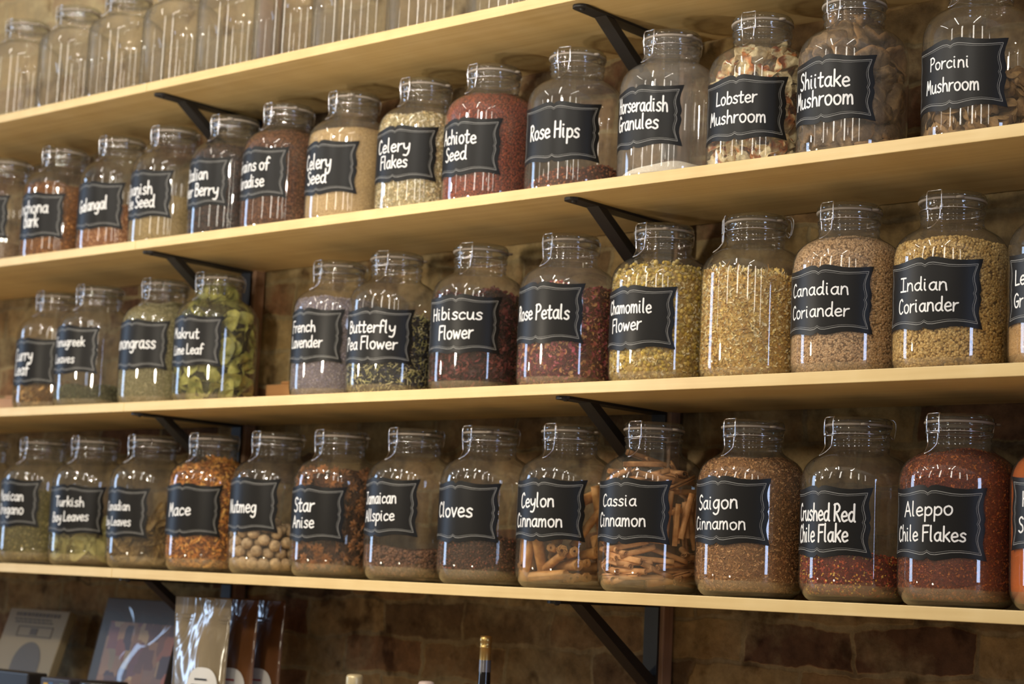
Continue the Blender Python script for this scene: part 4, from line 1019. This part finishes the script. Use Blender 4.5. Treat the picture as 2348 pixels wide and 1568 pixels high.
spec = [(-44, .050, .072, (.1, 1, .0)), (-30, .050, .070, (.22, 1, -.1)), (-14, .048, .060, (.3, 1, .5)), (6, .017, .060, (1, .08, .2)), (12, .044, .050, (.85, .45, .5)), (34, .040, .040, (.75, .05, 1)),
        (44, .019, .040, (.1, .0, 1)), (58, .018, .040, (-.1, .05, 1)), (30, .060, .040, (.15, .1, 1)), (47, .058, .040, (.1, .15, 1)), (62, .042, .040, (.2, .1, 1)), (76, .056, .040, (.1, .2, 1)), (74, .022, .040, (-.2, .0, 1)), (20, .066, .040, (.0, .1, 1)),
        (88, .036, .050, (.4, .2, 1)), (104, .020, .050, (.6, .1, .8)), (100, .090, .070, (.3, 1, .1)), (112, .130, .072, (.2, 1, .0)), (90, .135, .070, (-.3, 1, .0)), (124, .085, .070, (.4, 1, .1)), (104, .165, .066, (.9, .3, .2)), (-80, .050, .070, (.3, 1, .1)), (-62, .030, .066, (1, .2, .1)),
        (140, .070, .068, (.3, 1, 0)), (155, .05, .066, (.5, 1, 0)), (-96, .040, .066, (1, .3, .2)), (8, .080, .030, (.5, .5, .6)), (-20, .022, .030, (1, 0, .4)), (70, .105, .066, (.6, .8, .1))]
for j, (deg, z, r, ax) in enumerate(spec):
    stick('ceylon_quill', YQ, M_CEY, 'D9', math.radians(deg), z, r, ax, lab, gr, j % 3)

# star anise
def star_mesh(seed):
    r_ = np.random.default_rng(seed); V = []; F = []; n = 0
    for k in range(8):
        a = 2 * PI * k / 8 + r_.normal(0, .05); L = .0150 * r_.uniform(.8, 1.1); w = .0030; h = .0036
        prof = [(.0010, .25), (.004, .75), (.0085, 1.0), (.0115, .6), (1.0, .0)]
        rows_ = []
        for x, s_ in prof:
            x = L if x == 1.0 else x
            rows_.append([(x, -w * s_ * .55, .0014 * s_), (x, -w * s_, h * .1), (x, 0, -h * .9 * s_), (x, w * s_, h * .1), (x, w * s_ * .55, .0014 * s_), (x, 0, -.0006 * s_)])
        P_ = np.array(rows_).reshape(-1, 3); P_[:, 2] += (P_[:, 0] / L) ** 2 * .0016
        c_, s__ = math.cos(a), math.sin(a); P_ = np.stack([P_[:, 0] * c_ - P_[:, 1] * s__, P_[:, 0] * s__ + P_[:, 1] * c_, P_[:, 2]], -1)
        V.append(P_); F += [[n + i * 6 + j, n + i * 6 + (j + 1) % 6, n + (i + 1) * 6 + (j + 1) % 6, n + (i + 1) * 6 + j] for i in range(4) for j in range(6)]; n += len(P_)
    return mesh('star_anise', np.concatenate(V), F, False)
M_STAR = flat_mat('star_anise_husk', lin(78, 46, 22), lin(168, 108, 56), 90, .55, .3)
SM = [star_mesh(k) for k in range(3)]
for lay in range(10):
    for j in range(14):
        th = math.radians(-112 + 20 * j + (lay % 2) * 10) + rg.normal(0, .07); z = .022 + lay * .0200 + rg.normal(0, .003)
        er = np.array([math.sin(th), -math.cos(th), 0]); nrm = er * rg.choice([-1, 1, 1]) + rg.normal(0, .45, 3)
        R3 = frame(nrm, rg.normal(size=3)); k = rg.integers(3); p = fit(SM[k], R3, er * (r_in(z) - .006) + [0, 0, z])
        put('star_anise', SM[k], M_STAR, 'D6', p, R3, 'rust-brown eight-pointed pod in the jar lettered Star Anise', 'star anise pods in the jar', 'star anise')

# leaves and mushrooms
def leaf_mesh(name, L, W_, fold, bend, seed):
    r_ = np.random.default_rng(seed); tw = r_.normal(0, .25)
    def fn(u, v):
        wv = W_ / 2 * np.sqrt(np.maximum(1 - np.abs(u) ** 2.2, 0)) * (1 - .25 * u)
        y = v * wv; z = fold * np.abs(v) * wv + bend * L * u * u + tw * y * u + .0012 * np.sin(6 * u + 3 * v)
        return u * L / 2, y, z
    P_, F_ = sheet(11, 7, fn)
    me = mesh(name, P_, F_); return me
def countable(name, Ms, mat, id_, levels, per, rad, jit, label, group, cat, upright=.0, zj=.004, lim=None, scv=(.85, 1.1), th0=-112, span=280):
    for lay, z0 in enumerate(levels):
        for j in range(per):
            th = math.radians(th0 + span / per * (j + .5 * (lay % 2))) + rg.normal(0, .07); z = z0 + rg.normal(0, zj)
            if lim is not None and z > lim(math.sin(th) * .08, -math.cos(th) * .08): continue
            er = np.array([math.sin(th), -math.cos(th), 0]); nrm = er + rg.normal(0, jit, 3)
            up = rg.normal(size=3) * [1, 1, 1] + [0, 0, upright * rg.choice([-1, 1])]
            R3 = frame(nrm, up); k = rg.integers(len(Ms)); sc = rg.uniform(*scv)
            p = fit(Ms[k], R3, er * (r_in(min(z, .25)) - rad) + [0, 0, z], sc)
            put(name, Ms[k], mat, id_, p, R3, label, group, cat, sc)
M_LIME = flat_mat('lime_leaf', lin(112, 116, 48), lin(192, 186, 100), 45, .5, .25)
LM = [leaf_mesh('lime_leaf', L, W_, f_, b_, k) for k, (L, W_, f_, b_) in enumerate(((.058, .032, .4, .12), (.050, .029, -.3, .2), (.064, .033, .7, .08), (.046, .027, .2, -.2)))]
countable('lime_leaf', LM, M_LIME, 'C4', np.arange(.022, .250, .0205), 12, .007, .75, 'dry folded green leaf in the jar lettered Makrut Lime Leaf', 'lime leaves in the jar', 'leaf')
stuff('C4', 'leaf_crumbs', 'dark green leaf mass behind the whole leaves of the Makrut Lime Leaf jar', Fill(.215, wob=.006, seed=40), cl((52, 54, 28), (74, 74, 38), (40, 42, 24)), 90)
for o in (bpy.data.objects['leaf_crumbs'],): o.scale = (.78, .78, 1.0)
bpy.data.objects['star_anise_crumbs'].scale = (.84, .84, 1.0); bpy.data.objects['porcini_crumbs'].scale = (.80, .80, 1.0)
M_BAY = flat_mat('bay_leaf', lin(140, 134, 76), lin(182, 174, 112), 40, .5, .25)
BM = [leaf_mesh('bay_leaf', L, W_, f_, b_, 9 + k) for k, (L, W_, f_, b_) in enumerate(((.062, .030, .25, .08), (.056, .028, -.2, .12), (.066, .032, .35, -.05)))]
countable('bay_leaf', BM, M_BAY, 'D2', (.026, .044, .062, .080, .096), 9, .005, .40, 'broad pale green leaf in the jar lettered Turkish Bay Leaves', 'turkish bay leaves in the jar', 'leaf', .8)
countable('bay_leaf', BM, M_BAY, 'D2', (.03, .055, .08), 7, .022, .5, 'broad pale green leaf in the jar lettered Turkish Bay Leaves', 'turkish bay leaves in the jar', 'leaf', .8)
M_CBAY = flat_mat('slender_leaf', lin(96, 74, 40), lin(156, 128, 76), 50, .55, .25)
NB = [leaf_mesh('slender_leaf', L, W_, f_, b_, 19 + k) for k, (L, W_, f_, b_) in enumerate(((.080, .015, 1.1, .06), (.072, .013, -1.0, .09), (.086, .017, .9, -.04)))]
fl = Fill(.088, .040, .0, 0, .0, seed=3)
countable('slender_leaf', NB, M_CBAY, 'D3', np.arange(.018, .135, .010), 11, .007, .35, 'slender curled olive-brown leaf in the jar lettered Canadian Bay Leaves', 'canadian bay leaves in the jar', 'leaf', 0, lim=fl)
countable('slender_leaf', NB, M_CBAY, 'D3', np.arange(.02, .11, .018), 7, .026, .5, 'slender curled olive-brown leaf in the jar lettered Canadian Bay Leaves', 'canadian bay leaves in the jar', 'leaf', 0, lim=fl)

def attr_mat(name, rough=.6, bump=.4, sc=90):
    m, n, l, p, o = new_mat(name); a = n.new('ShaderNodeAttribute'); a.attribute_name = 'Col'
    tc = n.new('ShaderNodeTexCoord'); nz = n.new('ShaderNodeTexNoise'); nz.inputs['Scale'].default_value = sc; nz.inputs['Detail'].default_value = 5
    l.new(tc.outputs['Object'], nz.inputs['Vector'])
    mx = n.new('ShaderNodeMix'); mx.data_type = 'RGBA'; mx.blend_type = 'MULTIPLY'; mx.inputs[0].default_value = .7
    l.new(a.outputs['Color'], mx.inputs[6]); l.new(ramp(n, l, nz.outputs['Fac'], [(.3, (.6, .58, .55)), (.7, (1.2, 1.18, 1.15))]), mx.inputs[7])
    l.new(mx.outputs[2], p.inputs['Base Color']); p.inputs['Roughness'].default_value = rough
    bp = n.new('ShaderNodeBump'); bp.inputs['Strength'].default_value = bump; bp.inputs['Distance'].default_value = .003; l.new(nz.outputs['Fac'], bp.inputs['Height']); l.new(bp.outputs[0], p.inputs['Normal'])
    return m
M_MUSH = attr_mat('dried_mushroom', .65, .9, 150)
def crumple(V, r_, amp, fr):
    kk = r_.normal(0, fr, (7, 3)); pp = r_.uniform(0, 6.3, 7); dd = r_.normal(0, 1, (7, 3))
    return V + amp * (np.sin(V @ kk.T + pp)[:, :, None] * dd[None]).sum(1) / 3
def lobster_mesh(seed):
    r_ = np.random.default_rng(seed); V, F = ico(3); V = V * [1, .75 + .2 * r_.random(), .17]
    V = V + np.stack([0 * V[:, 0], 0 * V[:, 0], .45 * V[:, 0] ** 2 * r_.choice([-1, 1])], -1)
    V = crumple(V, r_, .30, 2.4); V = crumple(V, r_, .15, 5.5)
    kk = r_.normal(0, 2.2, (4, 3)); s_ = np.sin(V @ kk.T + r_.uniform(0, 6, 4)).sum(1)
    cream, orange, red = np.array(lin(248, 230, 182)), np.array(lin(206, 124, 52)), np.array(lin(160, 72, 30))
    w = np.clip((s_ - .35) / .6, 0, 1)[:, None]; w2 = np.clip((s_ - 1.5) / .5, 0, 1)[:, None]
    C = cream * (1 - w) + orange * w; C = C * (1 - w2) + red * w2
    return mesh('lobster_mushroom', V * .021, F, True, C)
LO = [lobster_mesh(60 + k) for k in range(6)]
countable('lobster_mushroom', LO, M_MUSH, 'B12', np.arange(.024, .222, .027), 9, .014, .55, 'crumpled cream and orange piece in the jar lettered Lobster Mushroom', 'lobster mushroom pieces in the jar', 'dried mushroom', scv=(.75, 1.15))
countable('lobster_mushroom', LO, M_MUSH, 'B12', np.arange(.03, .215, .03), 7, .038, .8, 'crumpled cream and orange piece in the jar lettered Lobster Mushroom', 'lobster mushroom pieces in the jar', 'dried mushroom', scv=(.8, 1.15))
def shiitake_mesh(seed):
    r_ = np.random.default_rng(seed); pr = [(.0, .40), (.25, .39), (.5, .33), (.75, .20), (.93, .02), (1.0, -.14), (.97, -.25), (.86, -.22), (.72, -.08), (.5, .06), (.25, .12), (.14, .06), (.12, -.28), (.0, -.30)]
    n = 28; V = []; C = []
    for k, (r, z) in enumerate(pr):
        for i in range(n):
            a = 2 * PI * i / n; w = 1 + .10 * math.sin(2 * a + seed) + .06 * math.sin(5 * a + seed * 2); V.append((max(r, 1e-4) * w * math.cos(a), max(r, 1e-4) * w * math.sin(a) * .9, z))
            C.append(lin(100, 78, 56) if k < 5 else lin(158, 120, 76))
    V = np.array(V); C = np.array(C); V = crumple(V, r_, .15, 3.4); V = crumple(V, r_, .05, 9.); V[:, 2] += .18 * V[:, 0] * V[:, 0] * r_.choice([-1, 1])
    # cracked pale crown
    kk = r_.normal(0, 6, (4, 3)); s_ = np.sin(V @ kk.T + r_.uniform(0, 6, 4)).sum(1); w = np.clip((s_ - .9) / .4, 0, 1)[:, None] * .6
    C = C * (1 - w) + np.array(lin(182, 150, 108)) * w
    I = np.arange(len(V)).reshape(-1, n); J = np.roll(I, -1, 1)
    return mesh('shiitake_mushroom', V * .034, np.stack([I[:-1], J[:-1], J[1:], I[1:]], -1).reshape(-1, 4), True, C)
SH = [shiitake_mesh(k) for k in range(5)]
countable('shiitake_mushroom', SH, M_MUSH, 'B13', np.arange(.034, .240, .034), 8, .018, .8, 'leathery brown cap in the jar lettered Shiitake Mushroom', 'shiitake mushrooms in the jar', 'dried mushroom', scv=(.75, 1.1))
countable('shiitake_mushroom', SH, M_MUSH, 'B13', np.arange(.05, .225, .045), 4, .052, 1., 'leathery brown cap in the jar lettered Shiitake Mushroom', 'shiitake mushrooms in the jar', 'dried mushroom', scv=(.8, 1.1))
def porcini_mesh(seed):
    r_ = np.random.default_rng(seed)
    V, F = ico(2); V = V * [1, .55, .10]; V[:, 1] += .30 * V[:, 0] ** 2; V = crumple(V, r_, .16, 3.2)
    k = np.clip(.5 + .5 * np.sin(V @ r_.normal(0, 3, 3) + 1), 0, 1)[:, None]
    C = np.array(lin(104, 76, 44)) * (1 - k) + np.array(lin(172, 136, 86)) * k
    return mesh('porcini_slice', V * .0185, F, True, C)
PO = [porcini_mesh(80 + k) for k in range(5)]
fp = Fill(.100, .034, .02, 0, .0, seed=4)
countable('porcini_slice', PO, M_MUSH, 'B14', np.arange(.016, .15, .012), 13, .010, .6, 'curled tan-brown slice in the jar lettered Porcini Mushroom', 'porcini slices in the jar', 'dried mushroom', lim=fp)
countable('porcini_slice', PO, M_MUSH, 'B14', np.arange(.05, .12, .015), 7, .034, .8, 'curled tan-brown slice in the jar lettered Porcini Mushroom', 'porcini slices in the jar', 'dried mushroom', lim=fp)
# ------------------------------------------------------------------ goods on the counter below the shelves
CZ = -.360
b = MB(); b.box(-5.6, -.6, -.30, .328, CZ - .04, CZ)
o = link('counter', b.build('counter', False), wood_mat('counter_wood', (.16, .09, .045), (.24, .14, .07), (.31, .19, .10), 0, .4))
bevel(o, .003); tag(o, 'brown wooden counter beneath the lowest maple shelf', 'counter')

def film_mat(name, c0, c1, rough, alpha=1.0):
    """wrinkled glossy pouch film"""
    m, n, l, p, o = new_mat(name)
    tc = n.new('ShaderNodeTexCoord'); nz = n.new('ShaderNodeTexNoise'); nz.inputs['Scale'].default_value = 5; nz.inputs['Detail'].default_value = 3; nz.inputs['Distortion'].default_value = 1.0
    mp = n.new('ShaderNodeMapping'); mp.inputs['Scale'].default_value = (1.8, 1, 1.0); l.new(tc.outputs['Object'], mp.inputs['Vector']); l.new(mp.outputs[0], nz.inputs['Vector'])
    l.new(ramp(n, l, nz.outputs['Fac'], [(.3, c0), (.7, c1)]), p.inputs['Base Color'])
    p.inputs['Roughness'].default_value = rough; p.inputs['Coat Weight'].default_value = 1.0; p.inputs['Coat Roughness'].default_value = .06
    bp = n.new('ShaderNodeBump'); bp.inputs['Strength'].default_value = .55; bp.inputs['Distance'].default_value = .02
    l.new(nz.outputs['Fac'], bp.inputs['Height']); l.new(bp.outputs[0], p.inputs['Normal']); l.new(bp.outputs[0], p.inputs['Coat Normal'])
    return m
def pouch_mesh(w, h, t, seed):
    r_ = np.random.default_rng(seed); nu, nv = 25, 37; u, v = np.meshgrid(np.linspace(-1, 1, nu), np.linspace(0, 1, nv))
    belly = np.clip(1 - v / .90, 0, 1) ** .7 * np.maximum(1 - np.abs(u) ** 2.4, 0) ** .8
    wid = w / 2 * (1 - .05 * np.sin(v * PI) ** 2)
    wr = .0022 * np.sin(7 * u + 5 * v + r_.uniform(0, 6)) * np.sin(9 * v + 3 * u * v + r_.uniform(0, 6)) * np.clip(v * 3, 0, 1) * (1 - np.abs(u) ** 4)
    y = -(t / 2 * belly + wr) - .0006
    A = np.stack([u * wid, y, v * h], -1).reshape(-1, 3); B = np.stack([u * wid, t / 2 * belly - wr + .0006, v * h], -1).reshape(-1, 3)
    I = np.arange(nu * nv).reshape(nv, nu); q = np.stack([I[:-1, :-1], I[:-1, 1:], I[1:, 1:], I[1:, :-1]], -1).reshape(-1, 4)
    N = nu * nv; F = [list(f) for f in q] + [list((f + N)[::-1]) for f in q]
    edge = list(I[0]) + list(I[1:, -1]) + list(I[-1, -2::-1]) + list(I[-2:0:-1, 0])
    F += [[edge[k], edge[k] + N, edge[(k + 1) % len(edge)] + N, edge[(k + 1) % len(edge)]] for k in range(len(edge))]
    return mesh('pouch', np.concatenate([A, B]), F)
M_CREAM = film_mat('cream_film', lin(116, 102, 78), lin(142, 126, 100), .24)
M_KRAFT = film_mat('brown_film', lin(92, 58, 32), lin(118, 76, 42), .3)
M_PAPER = plain('white_paper', (.62, .60, .56), .6)
M_INK = plain('dark_ink', (.02, .02, .02), .6)
M_REDINK = plain('red_ink', (.36, .05, .05), .6)
for k, (y, mat, lab) in enumerate(((.075, M_CREAM, 'glossy cream stand-up pouch, frontmost of the three pouches'), (.135, M_KRAFT, 'brown glossy pouch in the middle, just behind the cream pouch'), (.195, M_KRAFT, 'brown glossy pouch furthest back, right edge of the pouch row'))):
    r = empty('stand_up_pouch', (-2.962 + .012 * k, y, CZ), lab, 'pouch', 'stand-up pouches on the counter')
    link('film_bag', pouch_mesh(.170, .311, .052, k), mat, r)
    z_ = MB()
    for zz in (.262, .268): z_.box(-.081, .081, -.0030, -.0004, zz, zz + .0025)
    z_.box(-.083, .083, -.0016, -.0004, .276, .309)
    link('zip_seal', z_.build('zip_seal', False), mat, r)
    n_ = 40; lp = [(.030 + .042 * math.copysign(abs(math.cos(a)) ** .7, math.cos(a)), .115 + .060 * math.copysign(abs(math.sin(a)) ** .7, math.sin(a))) for a in np.linspace(0, 2 * PI, n_, endpoint=False)]
    def on_bag(x, z):
        bl = max(1 - z / .311 / .90, 0) ** .7 * max(1 - abs(x / .085) ** 2.4, 0) ** .8; return -.026 * bl - .0044
    q = MB(); q.add([(x, on_bag(x, z), z) for x, z in lp] + [(.030, on_bag(.030, .115) - .0005, .115)], [[i, (i + 1) % n_, n_] for i in range(n_)])
    lb = link('paper_label', q.build('paper_label'), M_PAPER, r)
    q = MB()
    for zz, x0, x1 in ((.150, .012, .046), (.138, .004, .055), (.126, .010, .050)): q.add([(x0, on_bag(x0, zz) - .0012, zz), (x1, on_bag(x1, zz) - .0012, zz), (x1, on_bag(x1, zz) - .0012, zz + .0035), (x0, on_bag(x0, zz) - .0012, zz + .0035)], [[0, 1, 2, 3]])
    link('printed_lines', q.build('printed_lines', False), M_INK if k == 0 else M_REDINK, lb)

# dark picture book in clear wrap
def picture_mat():
    m, n, l, p, o = new_mat('market_picture')
    tc = n.new('ShaderNodeTexCoord'); mp = n.new('ShaderNodeMapping'); mp.inputs['Scale'].default_value = (34, 1, 22); l.new(tc.outputs['Object'], mp.inputs['Vector'])
    vo = n.new('ShaderNodeTexVoronoi'); vo.distance = 'CHEBYCHEV'; vo.inputs['Scale'].default_value = 1; l.new(mp.outputs[0], vo.inputs['Vector'])
    s_ = n.new('ShaderNodeSeparateXYZ'); l.new(vo.outputs['Color'], s_.inputs[0])
    c = ramp(n, l, s_.outputs['X'], [(0, lin(60, 44, 40)), (.2, lin(112, 74, 48)), (.35, lin(150, 112, 70)), (.5, lin(74, 60, 66)), (.62, lin(150, 84, 50)), (.75, lin(96, 84, 56)), (.88, lin(168, 140, 96)), (1, lin(70, 30, 34))])
    l.new(c, p.inputs['Base Color']); p.inputs['Roughness'].default_value = .4; return m
def wrap_mat():
    m, n, l, p, o = new_mat('clear_wrap'); n.remove(p)
    tc = n.new('ShaderNodeTexCoord'); nz = n.new('ShaderNodeTexNoise'); nz.inputs['Scale'].default_value = 7; nz.inputs['Detail'].default_value = 1; nz.inputs['Distortion'].default_value = 1.5; l.new(tc.outputs['Object'], nz.inputs['Vector'])
    bp = n.new('ShaderNodeBump'); bp.inputs['Strength'].default_value = .28; bp.inputs['Distance'].default_value = .02; l.new(nz.outputs['Fac'], bp.inputs['Height'])
    tr = n.new('ShaderNodeBsdfTransparent'); tr.inputs['Color'].default_value = (.95, .95, .95, 1); gl = n.new('ShaderNodeBsdfGlossy'); gl.inputs['Roughness'].default_value = .05; l.new(bp.outputs[0], gl.inputs['Normal'])
    mx = n.new('ShaderNodeMixShader'); mx.inputs[0].default_value = .055; l.new(tr.outputs[0], mx.inputs[1]); l.new(gl.outputs[0], mx.inputs[2]); l.new(mx.outputs[0], o.inputs['Surface']); return m
r = empty('picture_book', (-3.303, .132, CZ), 'dark-covered book with a market picture, wrapped in clear film', 'book'); r.rotation_euler = (math.radians(-13), 0, 0)
b = MB(); b.box(-.130, .130, 0, .020, 0, .304); o = link('cover', b.build('cover', False), plain('dark_cover', lin(70, 66, 64), .5), r); bevel(o, .002)
b = MB(); b.box(-.098, .130, -.0012, -.0002, .03, .252); link('cover_picture', b.build('cover_picture', False), picture_mat(), r)
b = MB(); b.box(-.132, .132, -.004, .0225, -.0 + .0005, .308); o = link('clear_wrap', b.build('clear_wrap', False), wrap_mat(), r); bevel(o, .003)
# beige leaflet board with lines of print
r = empty('leaflet_board', (-3.747, .165, CZ), 'beige board with lines of print and a grey dome, leaning at far left', 'board'); r.rotation_euler = (math.radians(-18), 0, 0)
b = MB(); b.box(-.115, .115, 0, .022, 0, .270); o = link('board', b.build('board', False), plain('beige_card', lin(146, 130, 98), .6), r); bevel(o, .0015)
b = MB(); lr = np.random.default_rng(3)
for zz, h_, x0, x1 in ((.252, .009, -.085, .085), (.243, .004, -.085, .06), (.236, .004, -.08, .065)):
    x = x0
    while x < x1:
        w_ = lr.uniform(.006, .018); b.box(x, min(x + w_, x1), -.0008, -.0001, zz, zz + h_); x += w_ + .004
link('print_lines', b.build('print_lines', False), plain('brown_ink', lin(92, 80, 62), .6), r)
b = MB(); b.box(-.06, .075, -.0008, -.0001, .203, .206); b.box(-.06, .075, -.0008, -.0001, .226, .229); b.box(-.06, -.057, -.0008, -.0001, .203, .229); b.box(.072, .075, -.0008, -.0001, .203, .229); b.box(-.010, .018, -.0008, -.0001, .208, .224)
link('print_panel', b.build('print_panel', False), plain('brown_ink_panel', lin(98, 84, 64), .6), r)
b = MB(); pts = [(.012 + .054 * math.cos(a), .138 + .054 * math.sin(a)) for a in np.linspace(0, PI, 20)] + [(-.042, .06), (.066, .06)]
b.add([(x, -.0006, z) for x, z in pts], [list(range(len(pts)))[::-1]]); link('dome_print', b.build('dome_print', False), plain('grey_print', lin(92, 84, 72), .6), r)

# packets at the bottom left edge
for nm, x0, x1, y0, top, c, lab in (('dark_packet', -3.72, -3.424, .0, -.2285, lin(30, 26, 22), 'near-black flat-topped packet in the bottom left corner'),
                                    ('printed_packet', -3.385, -3.285, .004, -.2325, lin(52, 48, 52), 'small dark packet with coloured print in front of the picture book'),
                                    ('round_tin', 0, 0, 0, 0, None, 'round black tin lid beside the small printed packet')):
    if c is not None:
        r = empty(nm, ((x0 + x1) / 2, y0, CZ), lab, 'packet'); w_ = (x1 - x0) / 2
        b = MB(); b.box(-w_, w_, 0, .05, 0, top - CZ); o = link('carton', b.build('carton', False), plain(nm + '_card', c, .4), r); bevel(o, .003)
        if nm == 'printed_packet':
            for x_, z_, cc in ((-.030, .110, lin(190, 150, 50)), (-.012, .112, lin(60, 90, 130)), (.006, .108, lin(150, 50, 40)), (.026, .111, lin(90, 120, 80))):
                q = MB(); q.box(x_ - .007, x_ + .007, -.0008, -.0001, z_ - .006, z_ + .007); link('print_patch', q.build('print_patch', False), plain('print_ink', cc, .5), r)
    else:
        r = empty(nm, (-3.222, .045, CZ), lab, 'tin')
        b = MB(); b.lathe([(.0001, 0), (.046, 0), (.048, .004), (.048, .108)], 40); link('can', b.build('can'), plain('tin_black', lin(36, 32, 30), .4), r)
        b = MB(); b.lathe([(.0495, .106), (.0495, .124), (.047, .128), (.0001, .129)], 40); link('tin_lid', b.build('tin_lid'), plain('tin_lid_black', lin(26, 23, 22), .35), r)

# bottles
M_DARKGLASS = plain('dark_bottle_glass', (.010, .008, .007), .08, spec=.6)
M_GOLD = plain('gold_foil', (.52, .34, .12), .32, .85)
r = empty('bottle', (-2.229, .10, CZ), 'slim dark bottle with a gold capsule, below the Cloves jar', 'bottle')
b = MB(); b.lathe([(.0001, 0), (.027, 0), (.029, .004), (.029, .125), (.026, .145), (.016, .166), (.0112, .182), (.0105, .212), (.0100, .2315)], 40); link('body', b.build('bottle_body'), M_DARKGLASS, r)
b = MB(); b.lathe([(.0108, .211), (.0107, .2315)], 40); link('neck_label', b.build('neck_label'), plain('silver_neck_band', (.20, .19, .20), .25, .6), r)
b = MB(); b.lathe([(.0104, .2312), (.0104, .252), (.0108, .2525), (.0108, .2545), (.0103, .255), (.0104, .262), (.0112, .2635), (.0112, .2675), (.0102, .2695), (.0098, .2730), (.0001, .2736)], 40); link('capsule', b.build('capsule'), M_GOLD, r)
for x, top, rad, mcap, lab in ((-2.549, -.1735, .0158, plain('pale_gold_cap', (.55, .45, .26), .35, .3), 'bottle with pale gold cap poking up below the Star Anise jar'),
                               (-2.3665, -.1742, .0145, plain('pinkish_cap', (.52, .40, .34), .45), 'bottle with pinkish white cap at the bottom edge, left of the slim bottle')):
    r = empty('bottle', (x, .10, CZ), lab, 'bottle'); h = top - CZ
    b = MB(); b.lathe([(.0001, 0), (.028, 0), (.030, .004), (.030, h * .58), (.024, h * .72), (.0135, h * .82), (.0130, h - .020)], 36); link('body', b.build('bottle_body'), M_DARKGLASS, r)
    b = MB(); b.lathe([(rad, h - .024), (rad * 1.02, h - .020), (rad * 1.02, h - .006), (rad * .9, h - .0015), (rad * .55, h), (.0001, h + .0004)], 36); link('cap', b.build('bottle_cap'), mcap, r)
